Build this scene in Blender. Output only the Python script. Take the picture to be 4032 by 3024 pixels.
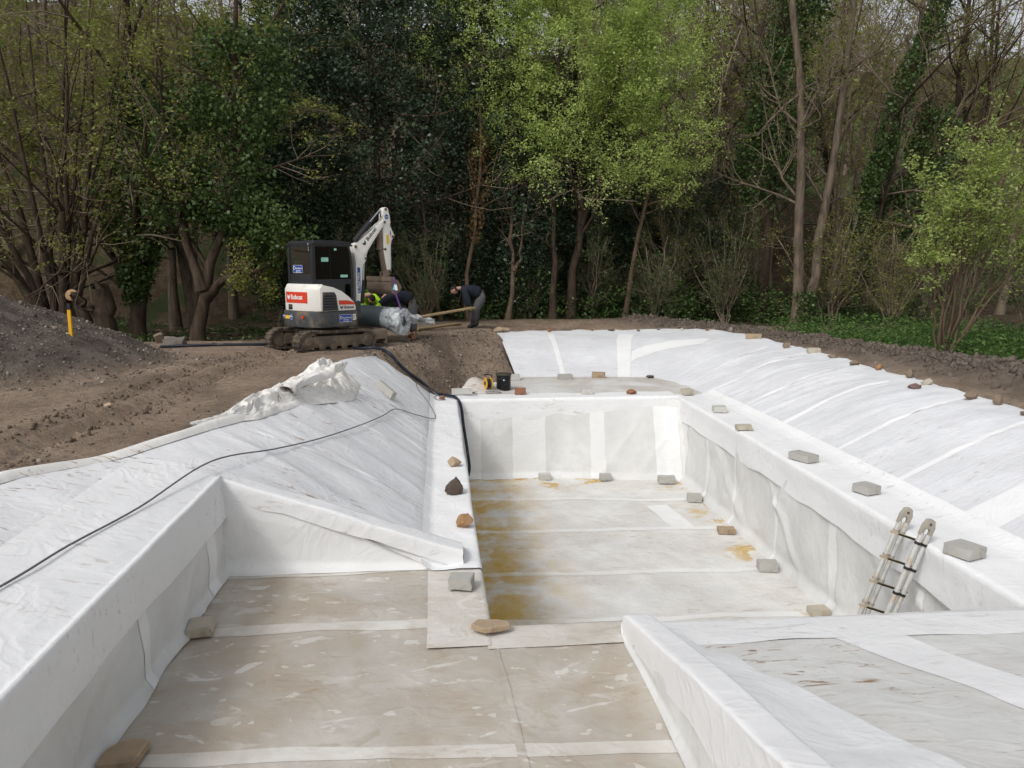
import bpy, bmesh, math, random
import numpy as np
from mathutils import Vector, Matrix, noise as mnoise
for o in list(bpy.data.objects): bpy.data.objects.remove(o)
scene = bpy.context.scene
col = scene.collection
R = math.radians
# ------------------------------------------------------------------ camera, sky, sun, exposure
cam = bpy.data.cameras.new('camera'); cam_o = bpy.data.objects.new('camera', cam); col.objects.link(cam_o)
cam_o.location = (0, 0, 1.75); cam_o.rotation_euler = (R(90-8.8), 0, R(-5.5))
cam.sensor_width = 36; cam.lens = 27; cam.clip_start = .05; cam.clip_end = 2000
scene.camera = cam_o
SUN_EL, SUN_AZ = 46, -138          # degrees above horizon; azimuth clockwise from +Y
w = bpy.data.worlds.new('World'); scene.world = w; w.use_nodes = True
nt = w.node_tree; nt.nodes.clear()
sky = nt.nodes.new('ShaderNodeTexSky'); sky.sky_type = 'NISHITA'; sky.sun_disc = False
sky.sun_elevation = R(SUN_EL); sky.sun_rotation = R(SUN_AZ); sky.dust_density = 4.0; sky.air_density = 1.0; sky.ozone_density = 1.0
hs = nt.nodes.new('ShaderNodeHueSaturation'); hs.inputs['Saturation'].default_value = .22
bg = nt.nodes.new('ShaderNodeBackground'); bg.inputs['Strength'].default_value = .15
wo = nt.nodes.new('ShaderNodeOutputWorld')
nt.links.new(sky.outputs[0], hs.inputs['Color']); nt.links.new(hs.outputs[0], bg.inputs['Color']); nt.links.new(bg.outputs[0], wo.inputs['Surface'])
sd = bpy.data.lights.new('sun', 'SUN'); sd.energy = .9; sd.angle = R(10); sd.color = (1, .97, .93)
so = bpy.data.objects.new('sun', sd); col.objects.link(so)
_d = Vector((math.sin(R(SUN_AZ))*math.cos(R(SUN_EL)), math.cos(R(SUN_AZ))*math.cos(R(SUN_EL)), math.sin(R(SUN_EL))))
so.rotation_euler = _d.to_track_quat('Z', 'Y').to_euler(); so.location = (-10, 5, 20)
vs = scene.view_settings
vs.view_transform = 'Standard'; vs.look = 'None'; vs.gamma = 1; vs.use_curve_mapping = False; vs.exposure = 0.03
try:
    scene.cycles.max_bounces = 6; scene.cycles.diffuse_bounces = 4; scene.cycles.transmission_bounces = 2; scene.cycles.glossy_bounces = 2
except Exception: pass

# ------------------------------------------------------------------ helpers
rng = np.random.default_rng(7)
def _hash(ix, iy, s):
    n = (ix*374761393 + iy*668265263 + s*1442695041) & 0xffffffff
    n = ((n ^ (n >> 13))*1274126177) & 0xffffffff
    return ((n ^ (n >> 16)) & 0xffff)/65535.0
def vn(x, y, s=0):
    """smooth value noise in [-1, 1]"""
    x = np.asarray(x, float); y = np.asarray(y, float)
    x, y = np.broadcast_arrays(x, y)
    ix = np.floor(x).astype(np.int64); iy = np.floor(y).astype(np.int64)
    fx = x-ix; fy = y-iy; fx = fx*fx*(3-2*fx); fy = fy*fy*(3-2*fy)
    a = _hash(ix, iy, s); b = _hash(ix+1, iy, s); c = _hash(ix, iy+1, s); d = _hash(ix+1, iy+1, s)
    return ((a*(1-fx)+b*fx)*(1-fy)+(c*(1-fx)+d*fx)*fy)*2-1
def fbm(x, y, s=0, o=4, g=.5):
    t = 0; a = 1; n = 0
    for i in range(o):
        t = t+a*vn(np.asarray(x)*2**i+17.3*i, np.asarray(y)*2**i-9.1*i, s+i); n += a; a *= g
    return t/n
def sst(a, b, x):
    t = np.clip((np.asarray(x, float)-a)/(b-a), 0, 1); return t*t*(3-2*t)
def tag(o, label=None, cat=None, group=None, kind=None):
    if label: o['label'] = label
    if cat: o['category'] = cat
    if group: o['group'] = group
    if kind: o['kind'] = kind
    return o
def mesh_np(name, V, Fq, smooth=False, ngon=4):
    me = bpy.data.meshes.new(name)
    V = np.asarray(V, np.float32).reshape(-1, 3); Fq = np.asarray(Fq, np.int32).reshape(-1, ngon)
    me.vertices.add(len(V)); me.vertices.foreach_set('co', V.ravel())
    me.loops.add(Fq.size); me.loops.foreach_set('vertex_index', Fq.ravel())
    me.polygons.add(len(Fq)); me.polygons.foreach_set('loop_start', np.arange(0, Fq.size, ngon, dtype=np.int32))
    if smooth: me.polygons.foreach_set('use_smooth', np.ones(len(Fq), bool))
    me.update(calc_edges=True)
    return me
def link(name, me, mat=None, parent=None):
    o = bpy.data.objects.new(name, me); col.objects.link(o)
    if mat is not None:
        if len(me.materials) == 0: me.materials.append(mat)
    if parent is not None: o.parent = parent
    return o
def empty(name, loc=(0, 0, 0), rz=0, parent=None):
    o = bpy.data.objects.new(name, None); col.objects.link(o); o.location = loc; o.rotation_euler = (0, 0, rz)
    o.empty_display_size = .2
    if parent: o.parent = parent
    return o
def grid_faces(nu, nv):
    i = np.arange(nu-1)[:, None]*nv+np.arange(nv-1)[None, :]
    return np.stack([i, i+nv, i+nv+1, i+1], -1).reshape(-1, 4)
def sheet(name, fn, nu, nv, mat, parent=None, u0=0, u1=1, v0=0, v1=1, smooth=True):
    u, v = np.meshgrid(np.linspace(u0, u1, nu), np.linspace(v0, v1, nv), indexing='ij')
    X, Y, Z = fn(u, v)
    X, Y, Z = np.broadcast_arrays(X, Y, Z)
    V = np.stack([X, Y, Z], -1)
    return link(name, mesh_np(name, V, grid_faces(nu, nv), smooth), mat, parent)
class MB:
    """collects boxes, tubes, prisms and lathes for one mesh"""
    def __init__(s): s.V = []; s.F = []; s.n = 0
    def add(s, V, F):
        V = [tuple(map(float, p)) for p in V]
        s.V += V; s.F += [tuple(i+s.n for i in f) for f in F]; s.n += len(V); return s
    def box(s, c, d, rot=None):
        h = [x/2 for x in d]; P = []
        for z in (-1, 1):
            for x, y in ((-1, -1), (1, -1), (1, 1), (-1, 1)):
                p = Vector((x*h[0], y*h[1], z*h[2]))
                if rot is not None: p = rot @ p
                P.append(p+Vector(c))
        return s.add(P, [(3, 2, 1, 0), (4, 5, 6, 7), (0, 1, 5, 4), (1, 2, 6, 5), (2, 3, 7, 6), (3, 0, 4, 7)])
    def tube(s, pts, r, n=8, caps=True):
        pts = [Vector(p) for p in pts]
        rr = r if isinstance(r, (list, tuple)) else [r]*len(pts)
        P = []; ref = None
        for i, p in enumerate(pts):
            t = (pts[min(i+1, len(pts)-1)]-pts[max(i-1, 0)])
            t = t.normalized() if t.length > 1e-9 else Vector((0, 0, 1))
            if ref is None: ref = t.orthogonal().normalized()
            ref = (ref-t*ref.dot(t)); ref = ref.normalized() if ref.length > 1e-6 else t.orthogonal().normalized()
            b = t.cross(ref)
            for k in range(n):
                a = 2*math.pi*k/n; P.append(p+(ref*math.cos(a)+b*math.sin(a))*rr[i])
        F = [(i*n+k, i*n+(k+1) % n, (i+1)*n+(k+1) % n, (i+1)*n+k) for i in range(len(pts)-1) for k in range(n)]
        if caps: F += [tuple(range(n-1, -1, -1)), tuple((len(pts)-1)*n+k for k in range(n))]
        return s.add(P, F)
    def prism(s, prof, y0, y1, ax='y'):
        n = len(prof)
        def mk(a, b, c): return {'y': (a, c, b), 'x': (c, a, b), 'z': (a, b, c)}[ax]
        P = [mk(a, b, y0) for a, b in prof]+[mk(a, b, y1) for a, b in prof]
        F = [(i, (i+1) % n, n+(i+1) % n, n+i) for i in range(n)]+[tuple(range(n-1, -1, -1)), tuple(range(n, 2*n))]
        return s.add(P, F)
    def lathe(s, prof, n=24, c=(0, 0, 0), axis=None):
        M = Vector((0, 0, 1)).rotation_difference(Vector(axis)).to_matrix() if axis is not None else Matrix.Identity(3)
        P = []
        for r, z in prof:
            for k in range(n):
                a = 2*math.pi*k/n; P.append(M @ Vector((r*math.cos(a), r*math.sin(a), z))+Vector(c))
        F = [(i*n+k, i*n+(k+1) % n, (i+1)*n+(k+1) % n, (i+1)*n+k) for i in range(len(prof)-1) for k in range(n)]
        F += [tuple(range(n-1, -1, -1)), tuple((len(prof)-1)*n+k for k in range(n))]
        return s.add(P, F)
    def build(s, name, mat, parent=None, smooth=False, bevel=0, seg=2):
        me = bpy.data.meshes.new(name); me.from_pydata(s.V, [], s.F)
        bm = bmesh.new(); bm.from_mesh(me); bmesh.ops.recalc_face_normals(bm, faces=bm.faces)
        if bevel:
            es = [e for e in bm.edges if len(e.link_faces) == 2 and e.calc_face_angle(0) > R(28)]
            bmesh.ops.bevel(bm, geom=es, offset=bevel, offset_type='OFFSET', segments=seg, affect='EDGES', profile=.6, clamp_overlap=True)
        bm.to_mesh(me); bm.free()
        if smooth:
            me.polygons.foreach_set('use_smooth', np.ones(len(me.polygons), bool))
            try: me.set_sharp_from_angle(angle=R(38))
            except Exception: pass
        return link(name, me, mat, parent)
def catmull(P, n):
    P = [np.array(p, float) for p in P]; P = [2*P[0]-P[1]]+P+[2*P[-1]-P[-2]]
    out = []
    for i in range(1, len(P)-2):
        for k in range(n):
            t = k/n
            out.append(.5*((2*P[i])+(-P[i-1]+P[i+1])*t+(2*P[i-1]-5*P[i]+4*P[i+1]-P[i+2])*t*t+(-P[i-1]+3*P[i]-3*P[i+1]+P[i+2])*t**3))
    out.append(P[-2]); return out

# ------------------------------------------------------------------ materials
class NT:
    def __init__(s, name):
        s.m = bpy.data.materials.new(name); s.m.use_nodes = True; s.t = s.m.node_tree; s.t.nodes.clear()
        s.out = s.n('ShaderNodeOutputMaterial'); s.co = None
    def n(s, ty, **kw):
        n = s.t.nodes.new(ty)
        for k, v in kw.items(): setattr(n, k, v)
        return n
    def l(s, a, b): s.t.links.new(a, b)
    def set(s, sock, v):
        if hasattr(v, 'links') or isinstance(v, bpy.types.NodeSocket): s.l(v, sock)
        else: sock.default_value = v
    def coord(s):
        if s.co is None: s.co = s.n('ShaderNodeTexCoord').outputs['Object']
        return s.co
    def mapping(s, scale, loc=(0, 0, 0), rot=(0, 0, 0), src=None):
        m = s.n('ShaderNodeMapping'); s.l(src or s.coord(), m.inputs['Vector'])
        m.inputs['Scale'].default_value = scale if hasattr(scale, '__len__') else (scale,)*3
        m.inputs['Location'].default_value = loc; m.inputs['Rotation'].default_value = rot
        return m.outputs[0]
    def noise(s, scale=1, detail=4, rough=.55, dist=0, vec=None):
        n = s.n('ShaderNodeTexNoise'); s.l(vec or s.coord(), n.inputs['Vector'])
        n.inputs['Scale'].default_value = scale; n.inputs['Detail'].default_value = detail
        n.inputs['Roughness'].default_value = rough; n.inputs['Distortion'].default_value = dist
        return n.outputs['Fac']
    def voro(s, scale=1, vec=None, feat='F1', rnd=1):
        n = s.n('ShaderNodeTexVoronoi', feature=feat); s.l(vec or s.coord(), n.inputs['Vector'])
        n.inputs['Scale'].default_value = scale; n.inputs['Randomness'].default_value = rnd
        return n.outputs['Distance']
    def ramp(s, fac, a, b, lo=0., hi=1.):
        n = s.n('ShaderNodeMapRange', interpolation_type='SMOOTHSTEP'); s.l(fac, n.inputs[0])
        n.inputs[1].default_value = a; n.inputs[2].default_value = b; n.inputs[3].default_value = lo; n.inputs[4].default_value = hi
        return n.outputs[0]
    def math(s, op, a, b=0.):
        n = s.n('ShaderNodeMath', operation=op); s.set(n.inputs[0], a); s.set(n.inputs[1], b); return n.outputs[0]
    def mix(s, f, a, b):
        n = s.n('ShaderNodeMix', data_type='RGBA'); s.set(n.inputs[0], f)
        for sk, v in ((n.inputs[6], a), (n.inputs[7], b)):
            if isinstance(v, (tuple, list)): v = tuple(v)+((1,) if len(v) == 3 else ())
            s.set(sk, v)
        return n.outputs[2]
    def xyz(s):
        n = s.n('ShaderNodeSeparateXYZ'); s.l(s.coord(), n.inputs[0]); return n.outputs
    def bump(s, h, strength=.3, dist=.01, normal=None):
        n = s.n('ShaderNodeBump'); s.l(h, n.inputs['Height']); n.inputs['Strength'].default_value = strength; n.inputs['Distance'].default_value = dist
        if normal: s.l(normal, n.inputs['Normal'])
        return n.outputs[0]
    def bsdf(s, color, rough=.8, metal=0., normal=None, spec=.3, **kw):
        b = s.n('ShaderNodeBsdfPrincipled')
        if isinstance(color, (tuple, list)): color = tuple(color)[:3]+(1,)
        s.set(b.inputs['Base Color'], color); s.set(b.inputs['Roughness'], rough); s.set(b.inputs['Metallic'], metal)
        b.inputs['Specular IOR Level'].default_value = spec
        if normal: s.l(normal, b.inputs['Normal'])
        for k, v in kw.items(): s.set(b.inputs[k.replace('_', ' ')], v)
        s.l(b.outputs[0], s.out.inputs['Surface']); return s.m
def simple(name, c, rough=.6, metal=0., var=.12, scale=18, dirt=None, dirt_amt=.5, bump=.0, spec=.35):
    t = NT(name); n = t.noise(scale, 5)
    c1 = tuple(x*(1-var) for x in c); c2 = tuple(min(1, x*(1+var)) for x in c)
    k = t.mix(n, c1, c2)
    if dirt is not None:
        d = t.ramp(t.noise(scale*.35, 6, .65), .62-.3*dirt_amt, .75-.15*dirt_amt)
        k = t.mix(t.math('MULTIPLY', d, .85), k, dirt)
    nb = t.bump(t.noise(scale*4, 4), bump, .01) if bump else None
    return t.bsdf(k, rough, metal, nb, spec)

def fleece(name, base, mottle=.06, smear=0., smear_col=(.30, .20, .13), blot=0., rust=0., wet=0., streak_axis='x', grain=.25, wr=0., wrot=0.):
    t = NT(name); x, y, z = t.xyz()
    big = t.noise(.9, 2, .6); mid = t.noise(5, 3, .6)
    c = t.mix(t.ramp(big, .3, .7), tuple(v*(1-mottle) for v in base), tuple(min(.9, v*(1+mottle*.6)) for v in base))
    c = t.mix(t.ramp(mid, .35, .75, 0, .5), c, tuple(v*(1-mottle*1.4) for v in base))
    if wet:
        a = t.ramp(t.noise(1.1, 4, .62, .4), .34, .66)
        c = t.mix(t.math('MULTIPLY', a, wet), c, (.385, .32, .245))
        a = t.ramp(t.noise(2.3, 4, .7, .8, t.mapping((1, 1.6, 1), (3, 7, 0))), .55, .72)
        c = t.mix(t.math('MULTIPLY', a, wet*.55), c, (.32, .245, .155))
    if blot:
        # dry pale patches where the fleece lifts off the wet ground: streaky, sharp-edged
        vec = t.mapping((1.0, 2.0, 1)); a = t.noise(2.2, 4, .55, .7, vec)
        k = t.math('MULTIPLY', t.ramp(a, .585, .615), t.ramp(t.noise(1.3, 3, .6, 0, t.mapping(1, (3, 1, 7))), .40, .62))
        vec2 = t.mapping((2.2, 3.6, 1), (11, 3, 0)); a2 = t.noise(3.0, 2, .5, .3, vec2)
        k = t.math('MAXIMUM', k, t.ramp(a2, .665, .685, 0, .8))
        c = t.mix(t.math('MULTIPLY', k, blot), c, (.70, .685, .65))
    if rust:
        k = t.math('MULTIPLY', t.ramp(x, .6, 2.3, 1, 0), t.ramp(t.noise(1.9, 4, .62, .35, t.mapping((1, .8, 1), (2, 5, 0))), .31, .64))
        k2 = t.math('MULTIPLY', t.ramp(x, 4.1, 4.9, 0, 1), t.ramp(t.noise(1.7, 4, .6, .9, t.mapping((1, 1.2, 1), (9, 1, 0))), .55, .66))
        k = t.math('MAXIMUM', k, k2)
        k3 = t.math('MULTIPLY', t.ramp(y, 14.2, 15.2, 0, 1), t.ramp(t.noise(2.2, 4, .6, .9, t.mapping((.7, 1, 1), (4, 8, 0))), .52, .62))
        k = t.math('MAXIMUM', k, k3)
        c = t.mix(t.math('MULTIPLY', k, rust), c, t.mix(t.noise(7, 3), (.60, .43, .13), (.47, .28, .06)))
    if smear:
        v = t.mapping((.8, 3.2, 2) if streak_axis == 'x' else (3.2, .8, 2))
        k = t.math('MULTIPLY', t.ramp(t.noise(4.5, 4, .72, .5, v), .56, .68), t.ramp(t.noise(.55, 2), .44, .60))
        k2 = t.math('MULTIPLY', t.ramp(t.noise(11, 3, .7, .3, t.mapping((1.2, 1.9, 1.5))), .62, .72, 0, .8), t.ramp(t.noise(1.1, 3, .6, 0, t.mapping(1, (5, 5, 5))), .52, .66))
        c = t.mix(t.math('MULTIPLY', t.math('MAXIMUM', k, k2), smear), c, smear_col)
    sp = t.ramp(t.noise(60, 1, .5), .755, .775)
    c = t.mix(t.math('MULTIPLY', sp, .35), c, (.3, .24, .18))
    h = t.math('ADD', t.math('MULTIPLY', t.noise(130, 1), .35), t.math('MULTIPLY', t.noise(9, 3, .6, .6), 1.6))
    nb = t.bump(h, grain, .012)
    fo = t.noise(2.0, 2, .55, 1.4, t.mapping(1, (4, 9, 2)))
    nb = t.bump(t.ramp(t.math('ABSOLUTE', t.math('SUBTRACT', fo, .5)), 0, .10, 1, 0), .10, .03, nb)
    if wr:
        wv = t.noise(1.0, 3, .62, .5, t.mapping((.40, 3.0, 1.0), (0, 0, 0), (0, 0, R(wrot))))
        wv = t.ramp(t.math('ABSOLUTE', t.math('SUBTRACT', wv, .5)), 0, .16, 1, 0)
        nb = t.bump(wv, wr, .03, nb)
    return t.bsdf(c, .92, 0, nb, .12)
M = {}
M['fl_white'] = fleece('fleece_double', (.80, .805, .81), .035, smear=.35)
M['fl_clean'] = fleece('fleece_double_clean', (.81, .815, .82), .03)
M['fl_single'] = fleece('fleece_single', (.71, .715, .705), .10, wet=.10)
M['fl_wallstrip'] = fleece('fleece_wall_strip', (.785, .79, .785), .06)
M['fl_slope'] = fleece('fleece_slope', (.70, .71, .735), .08, smear=.3, wr=.13, wrot=18)
M['fl_slope_l'] = fleece('fleece_slope_left', (.745, .75, .765), .07, smear=1, wr=.09, wrot=-14)
M['fl_floor'] = fleece('fleece_pool_floor', (.72, .715, .695), .09, smear=.45, blot=.6, rust=1, wet=.24, grain=.4)
M['fl_shallow'] = fleece('fleece_shallow_floor', (.53, .50, .455), .12, smear=.5, blot=.62, wet=.72, grain=.3)
M['fl_shelf'] = fleece('fleece_far_shelf', (.68, .68, .67), .08, smear=1, wet=.45)
M['fl_beach'] = fleece('fleece_beach', (.685, .69, .68), .09, smear=1, wet=.16)
M['fl_pool_strip'] = fleece('fleece_pool_strip', (.77, .77, .755), .06, rust=.6, wet=.1)
M['fl_strip_floor'] = fleece('fleece_floor_strip', (.68, .66, .62), .07, blot=.5, wet=.45, smear=.4)
M['fl_crumple'] = fleece('fleece_crumpled', (.80, .785, .755), .07, smear=1, smear_col=(.36, .28, .2), wet=.12)
# ------------------------------------------------------------------ terrain
ZB, ZF = -1.02, -2.68
def poly_sd(X, Y, poly):
    P = np.array(poly, float); Q = np.roll(P, -1, 0); d2 = np.full(X.shape, 1e9); ins = np.zeros(X.shape, bool)
    for (ax, ay), (bx, by) in zip(P, Q):
        ex, ey = bx-ax, by-ay; t = np.clip(((X-ax)*ex+(Y-ay)*ey)/(ex*ex+ey*ey+1e-12), 0, 1)
        d2 = np.minimum(d2, (X-ax-t*ex)**2+(Y-ay-t*ey)**2)
        c = (ay > Y) != (by > Y)
        with np.errstate(divide='ignore', invalid='ignore'): ins ^= c & (X < (bx-ax)*(Y-ay)/(by-ay+1e-12)+ax)
    return np.sqrt(d2)*np.where(ins, 1, -1)
def line_d(X, Y, L):
    d2 = np.full(np.shape(X), 1e9)
    for (ax, ay), (bx, by) in zip(L[:-1], L[1:]):
        ex, ey = bx-ax, by-ay; t = np.clip(((X-ax)*ex+(Y-ay)*ey)/(ex*ex+ey*ey), 0, 1)
        d2 = np.minimum(d2, (X-ax-t*ex)**2+(Y-ay-t*ey)**2)
    return np.sqrt(d2)
CREST = [(-2.0, 1.2), (-2.0, 6.8), (-1.6, 12), (-1.45, 14.9), (-1.05, 16.4), (-.05, 18.8), (1.35, 21.3), (5.3, 21.1), (6.8, 20.3), (7.35, 18), (7.2, 7), (7.2, 1.2)]
FAB = [(-3.9, 1.0), (-3.6, 5.0), (-3.34, 6.1), (-2.88, 7.0), (-2.3, 8.7), (-1.95, 11), (-1.68, 13.8), (-1.38, 14.6), (-1.18, 15.35), (-.55, 15.95), (-.05, 16.5), (.30, 16.75), (.72, 17.15), (1.3, 18.1), (1.88, 18.75), (1.55, 22.6), (3.8, 22.7), (6.5, 22.7), (8.0, 22.4), (8.6, 20.6), (8.5, 17.4), (8.36, 15.2), (8.17, 13), (7.95, 10.5), (7.7, 7.6), (7.68, 1.0)]
RIDGE = [(9.1, 2), (9.2, 8), (9.25, 13), (9.5, 18), (9.3, 21.5), (8.2, 23.6), (6.5, 24.6)]
def ground_z(x, y):
    x = np.asarray(x, float); y = np.asarray(y, float)
    z = .04*fbm(x*.45, y*.45, 3)+.016*fbm(x*3.3, y*3.3, 5)+.012*np.maximum(0, fbm(x*6, y*6, 6))*sst(26, 22, y)
    z = z+.09*sst(-1.4, -2.6, x)*sst(17, 12, y)
    z = z-.42*sst(18.2, 21, y)*sst(-2.2, -4.2, x)-.13*sst(0, 3, x)*sst(14, 20, y)-.13*sst(5, 7, x)
    # wheel ruts on the track
    for off, s in ((0, 31), (.55, 33)):
        d = x-(-3.55-off+.05*(y-9)+.08*np.sin(y*.7+s)); z = z-.075*np.exp(-(d/.13)**2)+.03*np.exp(-((np.abs(d)-.24)/.08)**2)*(.6+.6*vn(x*6, y*6, s+9))*sst(15, 12, y)*sst(4, 7, y)+0*np.exp(-(d/.10)**2)*sst(15, 12, y)*sst(4, 7, y)*(1+.4*vn(y*3, x*0, s))
    # hill behind
    st = 28.5+2.5*sst(5, 14, x); s = np.maximum(0, y-st)
    sl = .62-.27*sst(11, 24, x)
    hill = np.where(s < 26, sl*s*sst(0, 5, s), sl*26+.28*(s-26)); hill = np.where(s > 125, sl*26+.28*99+.02*(s-125), hill)
    z = z+hill*(1+.06*fbm(x*.05, y*.05, 9))+.25*sst(26, 32, y)*fbm(x*.35, y*.35, 11)
    z = z+.12*np.maximum(0, -x-25)+.10*np.maximum(0, x-45)
    # spoil heap on the left
    r = np.sqrt(((x+8.3)/3.6)**2+((y-13.6)/3.9)**2); z = z+np.maximum(0, 1.42*(1-r**1.25))*(1+.10*fbm(x*1.1, y*1.1, 21))*1.0+.09*sst(1.12, .8, r)*fbm(x*2.4, y*2.4, 23)
    # clod ridge on the right, far berm
    d = line_d(x, y, RIDGE); hgt = .20+.18*sst(16, 9, y)
    z = z+hgt*np.exp(-(d/.5)**2)*(1+.35*fbm(x*2.2, y*2.2, 41))+.05*np.exp(-(d/.6)**2)*fbm(x*7, y*7, 43)
    z = z+.17*np.exp(-((y-24.4-.04*(x-4)**2)/.9)**2)*sst(0.5, 3, x)*sst(10, 7.5, x)
    # the dig
    sd = poly_sd(x, y, CREST); t = np.clip(sd/(1.75-.65*sst(1.8, .6, x)*sst(14, 15.5, y)), 0, 1)
    face = .10*fbm(x*1.7, y*1.7, 51)+.05*fbm(x*5, y*5, 53)
    z = z*(1-t)+ZB*t+face*np.clip(1-np.abs(sd-.7)/1.3, 0, 1)
    z = z-.25*sst(-.10, .22, poly_sd(x, y, FAB))
    low = ((x > -2.15) & (x < 7) & (y > 1.2) & (y < 6.93)); z = np.where(low, np.minimum(z, -1.35), z)
    deep = ((x > .2) & (x < 5.35) & (y > 5.3) & (y < 15.98)); z = np.where(deep, -3.0, z)
    return z
def axis_pts(a, b, step, lo, hi, n):
    f = np.arange(a, b+1e-6, step)
    g = np.geomspace(step*1.6, 1, n); l = a-np.cumsum(g/g.sum()*(a-lo))[:]; h = b+np.cumsum(np.geomspace(step*1.6, 40, n)/np.geomspace(step*1.6, 40, n).sum()*(hi-b))
    l = a-np.cumsum(np.geomspace(step*1.6, 40, n)/np.geomspace(step*1.6, 40, n).sum()*(a-lo))
    return np.concatenate([l[::-1], f, h])
gx = axis_pts(-10.5, 11, .10, -260, 300, 46); gy = axis_pts(3, 26, .10, -120, 420, 60)
GX, GY = np.meshgrid(gx, gy, indexing='ij'); GZ = ground_z(GX, GY)
gm = mesh_np('ground', np.stack([GX, GY, GZ], -1), grid_faces(len(gx), len(gy)), True)
wood = np.maximum(sst(18.0, 19.5, GY)*sst(-2.0, -3.5, GX), sst(23.4, 25.2, GY+.35*fbm(GX, GY, 77)))
wood = np.maximum(wood, sst(-10.2, -11.5, GX))
grass = sst(9.75, 10.3, GX+.35*fbm(GX, GY, 79))*sst(4, 6, GY)*sst(24, 20, GY)
field = sst(46, 54, GY)*sst(10, 20, GX)*(.35+.65*sst(.0, .25, fbm(GX*.06, GY*.06, 91)))
rr = np.sqrt(((GX+8.3)/3.6)**2+((GY-13.6)/3.9)**2); heap = np.maximum(sst(1.05, .85, rr), np.exp(-(line_d(GX, GY, RIDGE)/.85)**2))
ca = gm.color_attributes.new('soil', 'FLOAT_COLOR', 'POINT')
ca.data.foreach_set('color', np.stack([wood, np.maximum(grass, field), heap, np.ones_like(GX)], -1).astype(np.float32).ravel())
t = NT('earth'); at_ = t.n('ShaderNodeAttribute', attribute_name='soil'); sp = t.n('ShaderNodeSeparateColor'); t.l(at_.outputs['Color'], sp.inputs[0])
dirt = t.mix(t.ramp(t.noise(1.2, 6, .6), .3, .7), (.25, .185, .135), (.375, .29, .22))
dirt = t.mix(t.ramp(t.noise(9, 6, .7), .4, .75), dirt, (.155, .118, .092))
dirt = t.mix(t.ramp(t.noise(.7, 3, .6, .4, t.mapping((1, .5, 1), (2, 2, 2))), .5, .66, 0, .6), dirt, (.135, .10, .075))
dirt = t.mix(t.math('MULTIPLY', t.ramp(t.voro(26), .0, .22, 1, 0), t.ramp(t.noise(3, 3), .45, .6)), dirt, (.33, .29, .25))
heapc = t.mix(t.ramp(t.noise(2.5, 6, .7), .35, .65), (.08, .066, .056), (.165, .138, .118))
heapc = t.mix(t.ramp(t.voro(18), .05, .25, .55, 0), heapc, (.27, .24, .21))
litter = t.mix(t.ramp(t.noise(3, 6, .7), .35, .65), (.050, .034, .022), (.105, .075, .048))
litter = t.mix(t.math('MULTIPLY', t.ramp(t.noise(22, 4, .7, .6), .58, .66), .8), litter, (.24, .19, .13))
litter = t.mix(t.math('MULTIPLY', t.ramp(t.noise(.5, 4, .6), .52, .62), .8), litter, (.035, .055, .020))
grs = t.mix(t.ramp(t.noise(6, 5, .7), .3, .7), (.05, .10, .025), (.10, .17, .045))
c = t.mix(sp.outputs[2], dirt, heapc); c = t.mix(sp.outputs[0], c, litter); c = t.mix(sp.outputs[1], c, grs)
h = t.math('ADD', t.noise(11, 6, .72), t.math('MULTIPLY', t.noise(48, 4, .7), .4))
M['earth'] = t.bsdf(c, .95, 0, t.bump(h, .9, .06), .15)
ground = link('ground', gm, M['earth']); tag(ground, kind='structure')

# ------------------------------------------------------------------ fleece-lined banks, benches, walls and floors
def ridged(x, y, s): return 1-np.abs(vn(x, y, s))
def softmin(a, b, k): h = np.clip(.5+.5*(b-a)/k, 0, 1); return b*(1-h)+a*h-k*h*(1-h)
ST = [  # foot, crest, edge (x, y each)
    (5.60, 2.0, 7.12, 2.0, 7.70, 2.0), (5.62, 7.5, 7.10, 7.5, 7.72, 7.6), (5.65, 10.5, 7.23, 10.5, 7.98, 10.5), (5.70, 13.0, 7.30, 13.0, 8.20, 13.0),
    (5.72, 15.0, 7.40, 15.0, 8.38, 15.2), (5.70, 16.6, 7.52, 17.0, 8.52, 17.4), (5.56, 17.7, 7.35, 19.2, 8.62, 20.6), (5.32, 18.3, 6.75, 20.6, 8.0, 22.5),
    (4.9, 18.58, 5.7, 21.0, 6.5, 22.75), (3.4, 18.75, 3.6, 21.15, 3.8, 22.75), (1.93, 18.9, 1.74, 21.35, 1.52, 22.75)]
RIMD = np.array(catmull(ST, 24)); RIML = np.concatenate([[0], np.cumsum(np.hypot(*(np.diff(RIMD[:, 2:4], axis=0).T)))])
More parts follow.
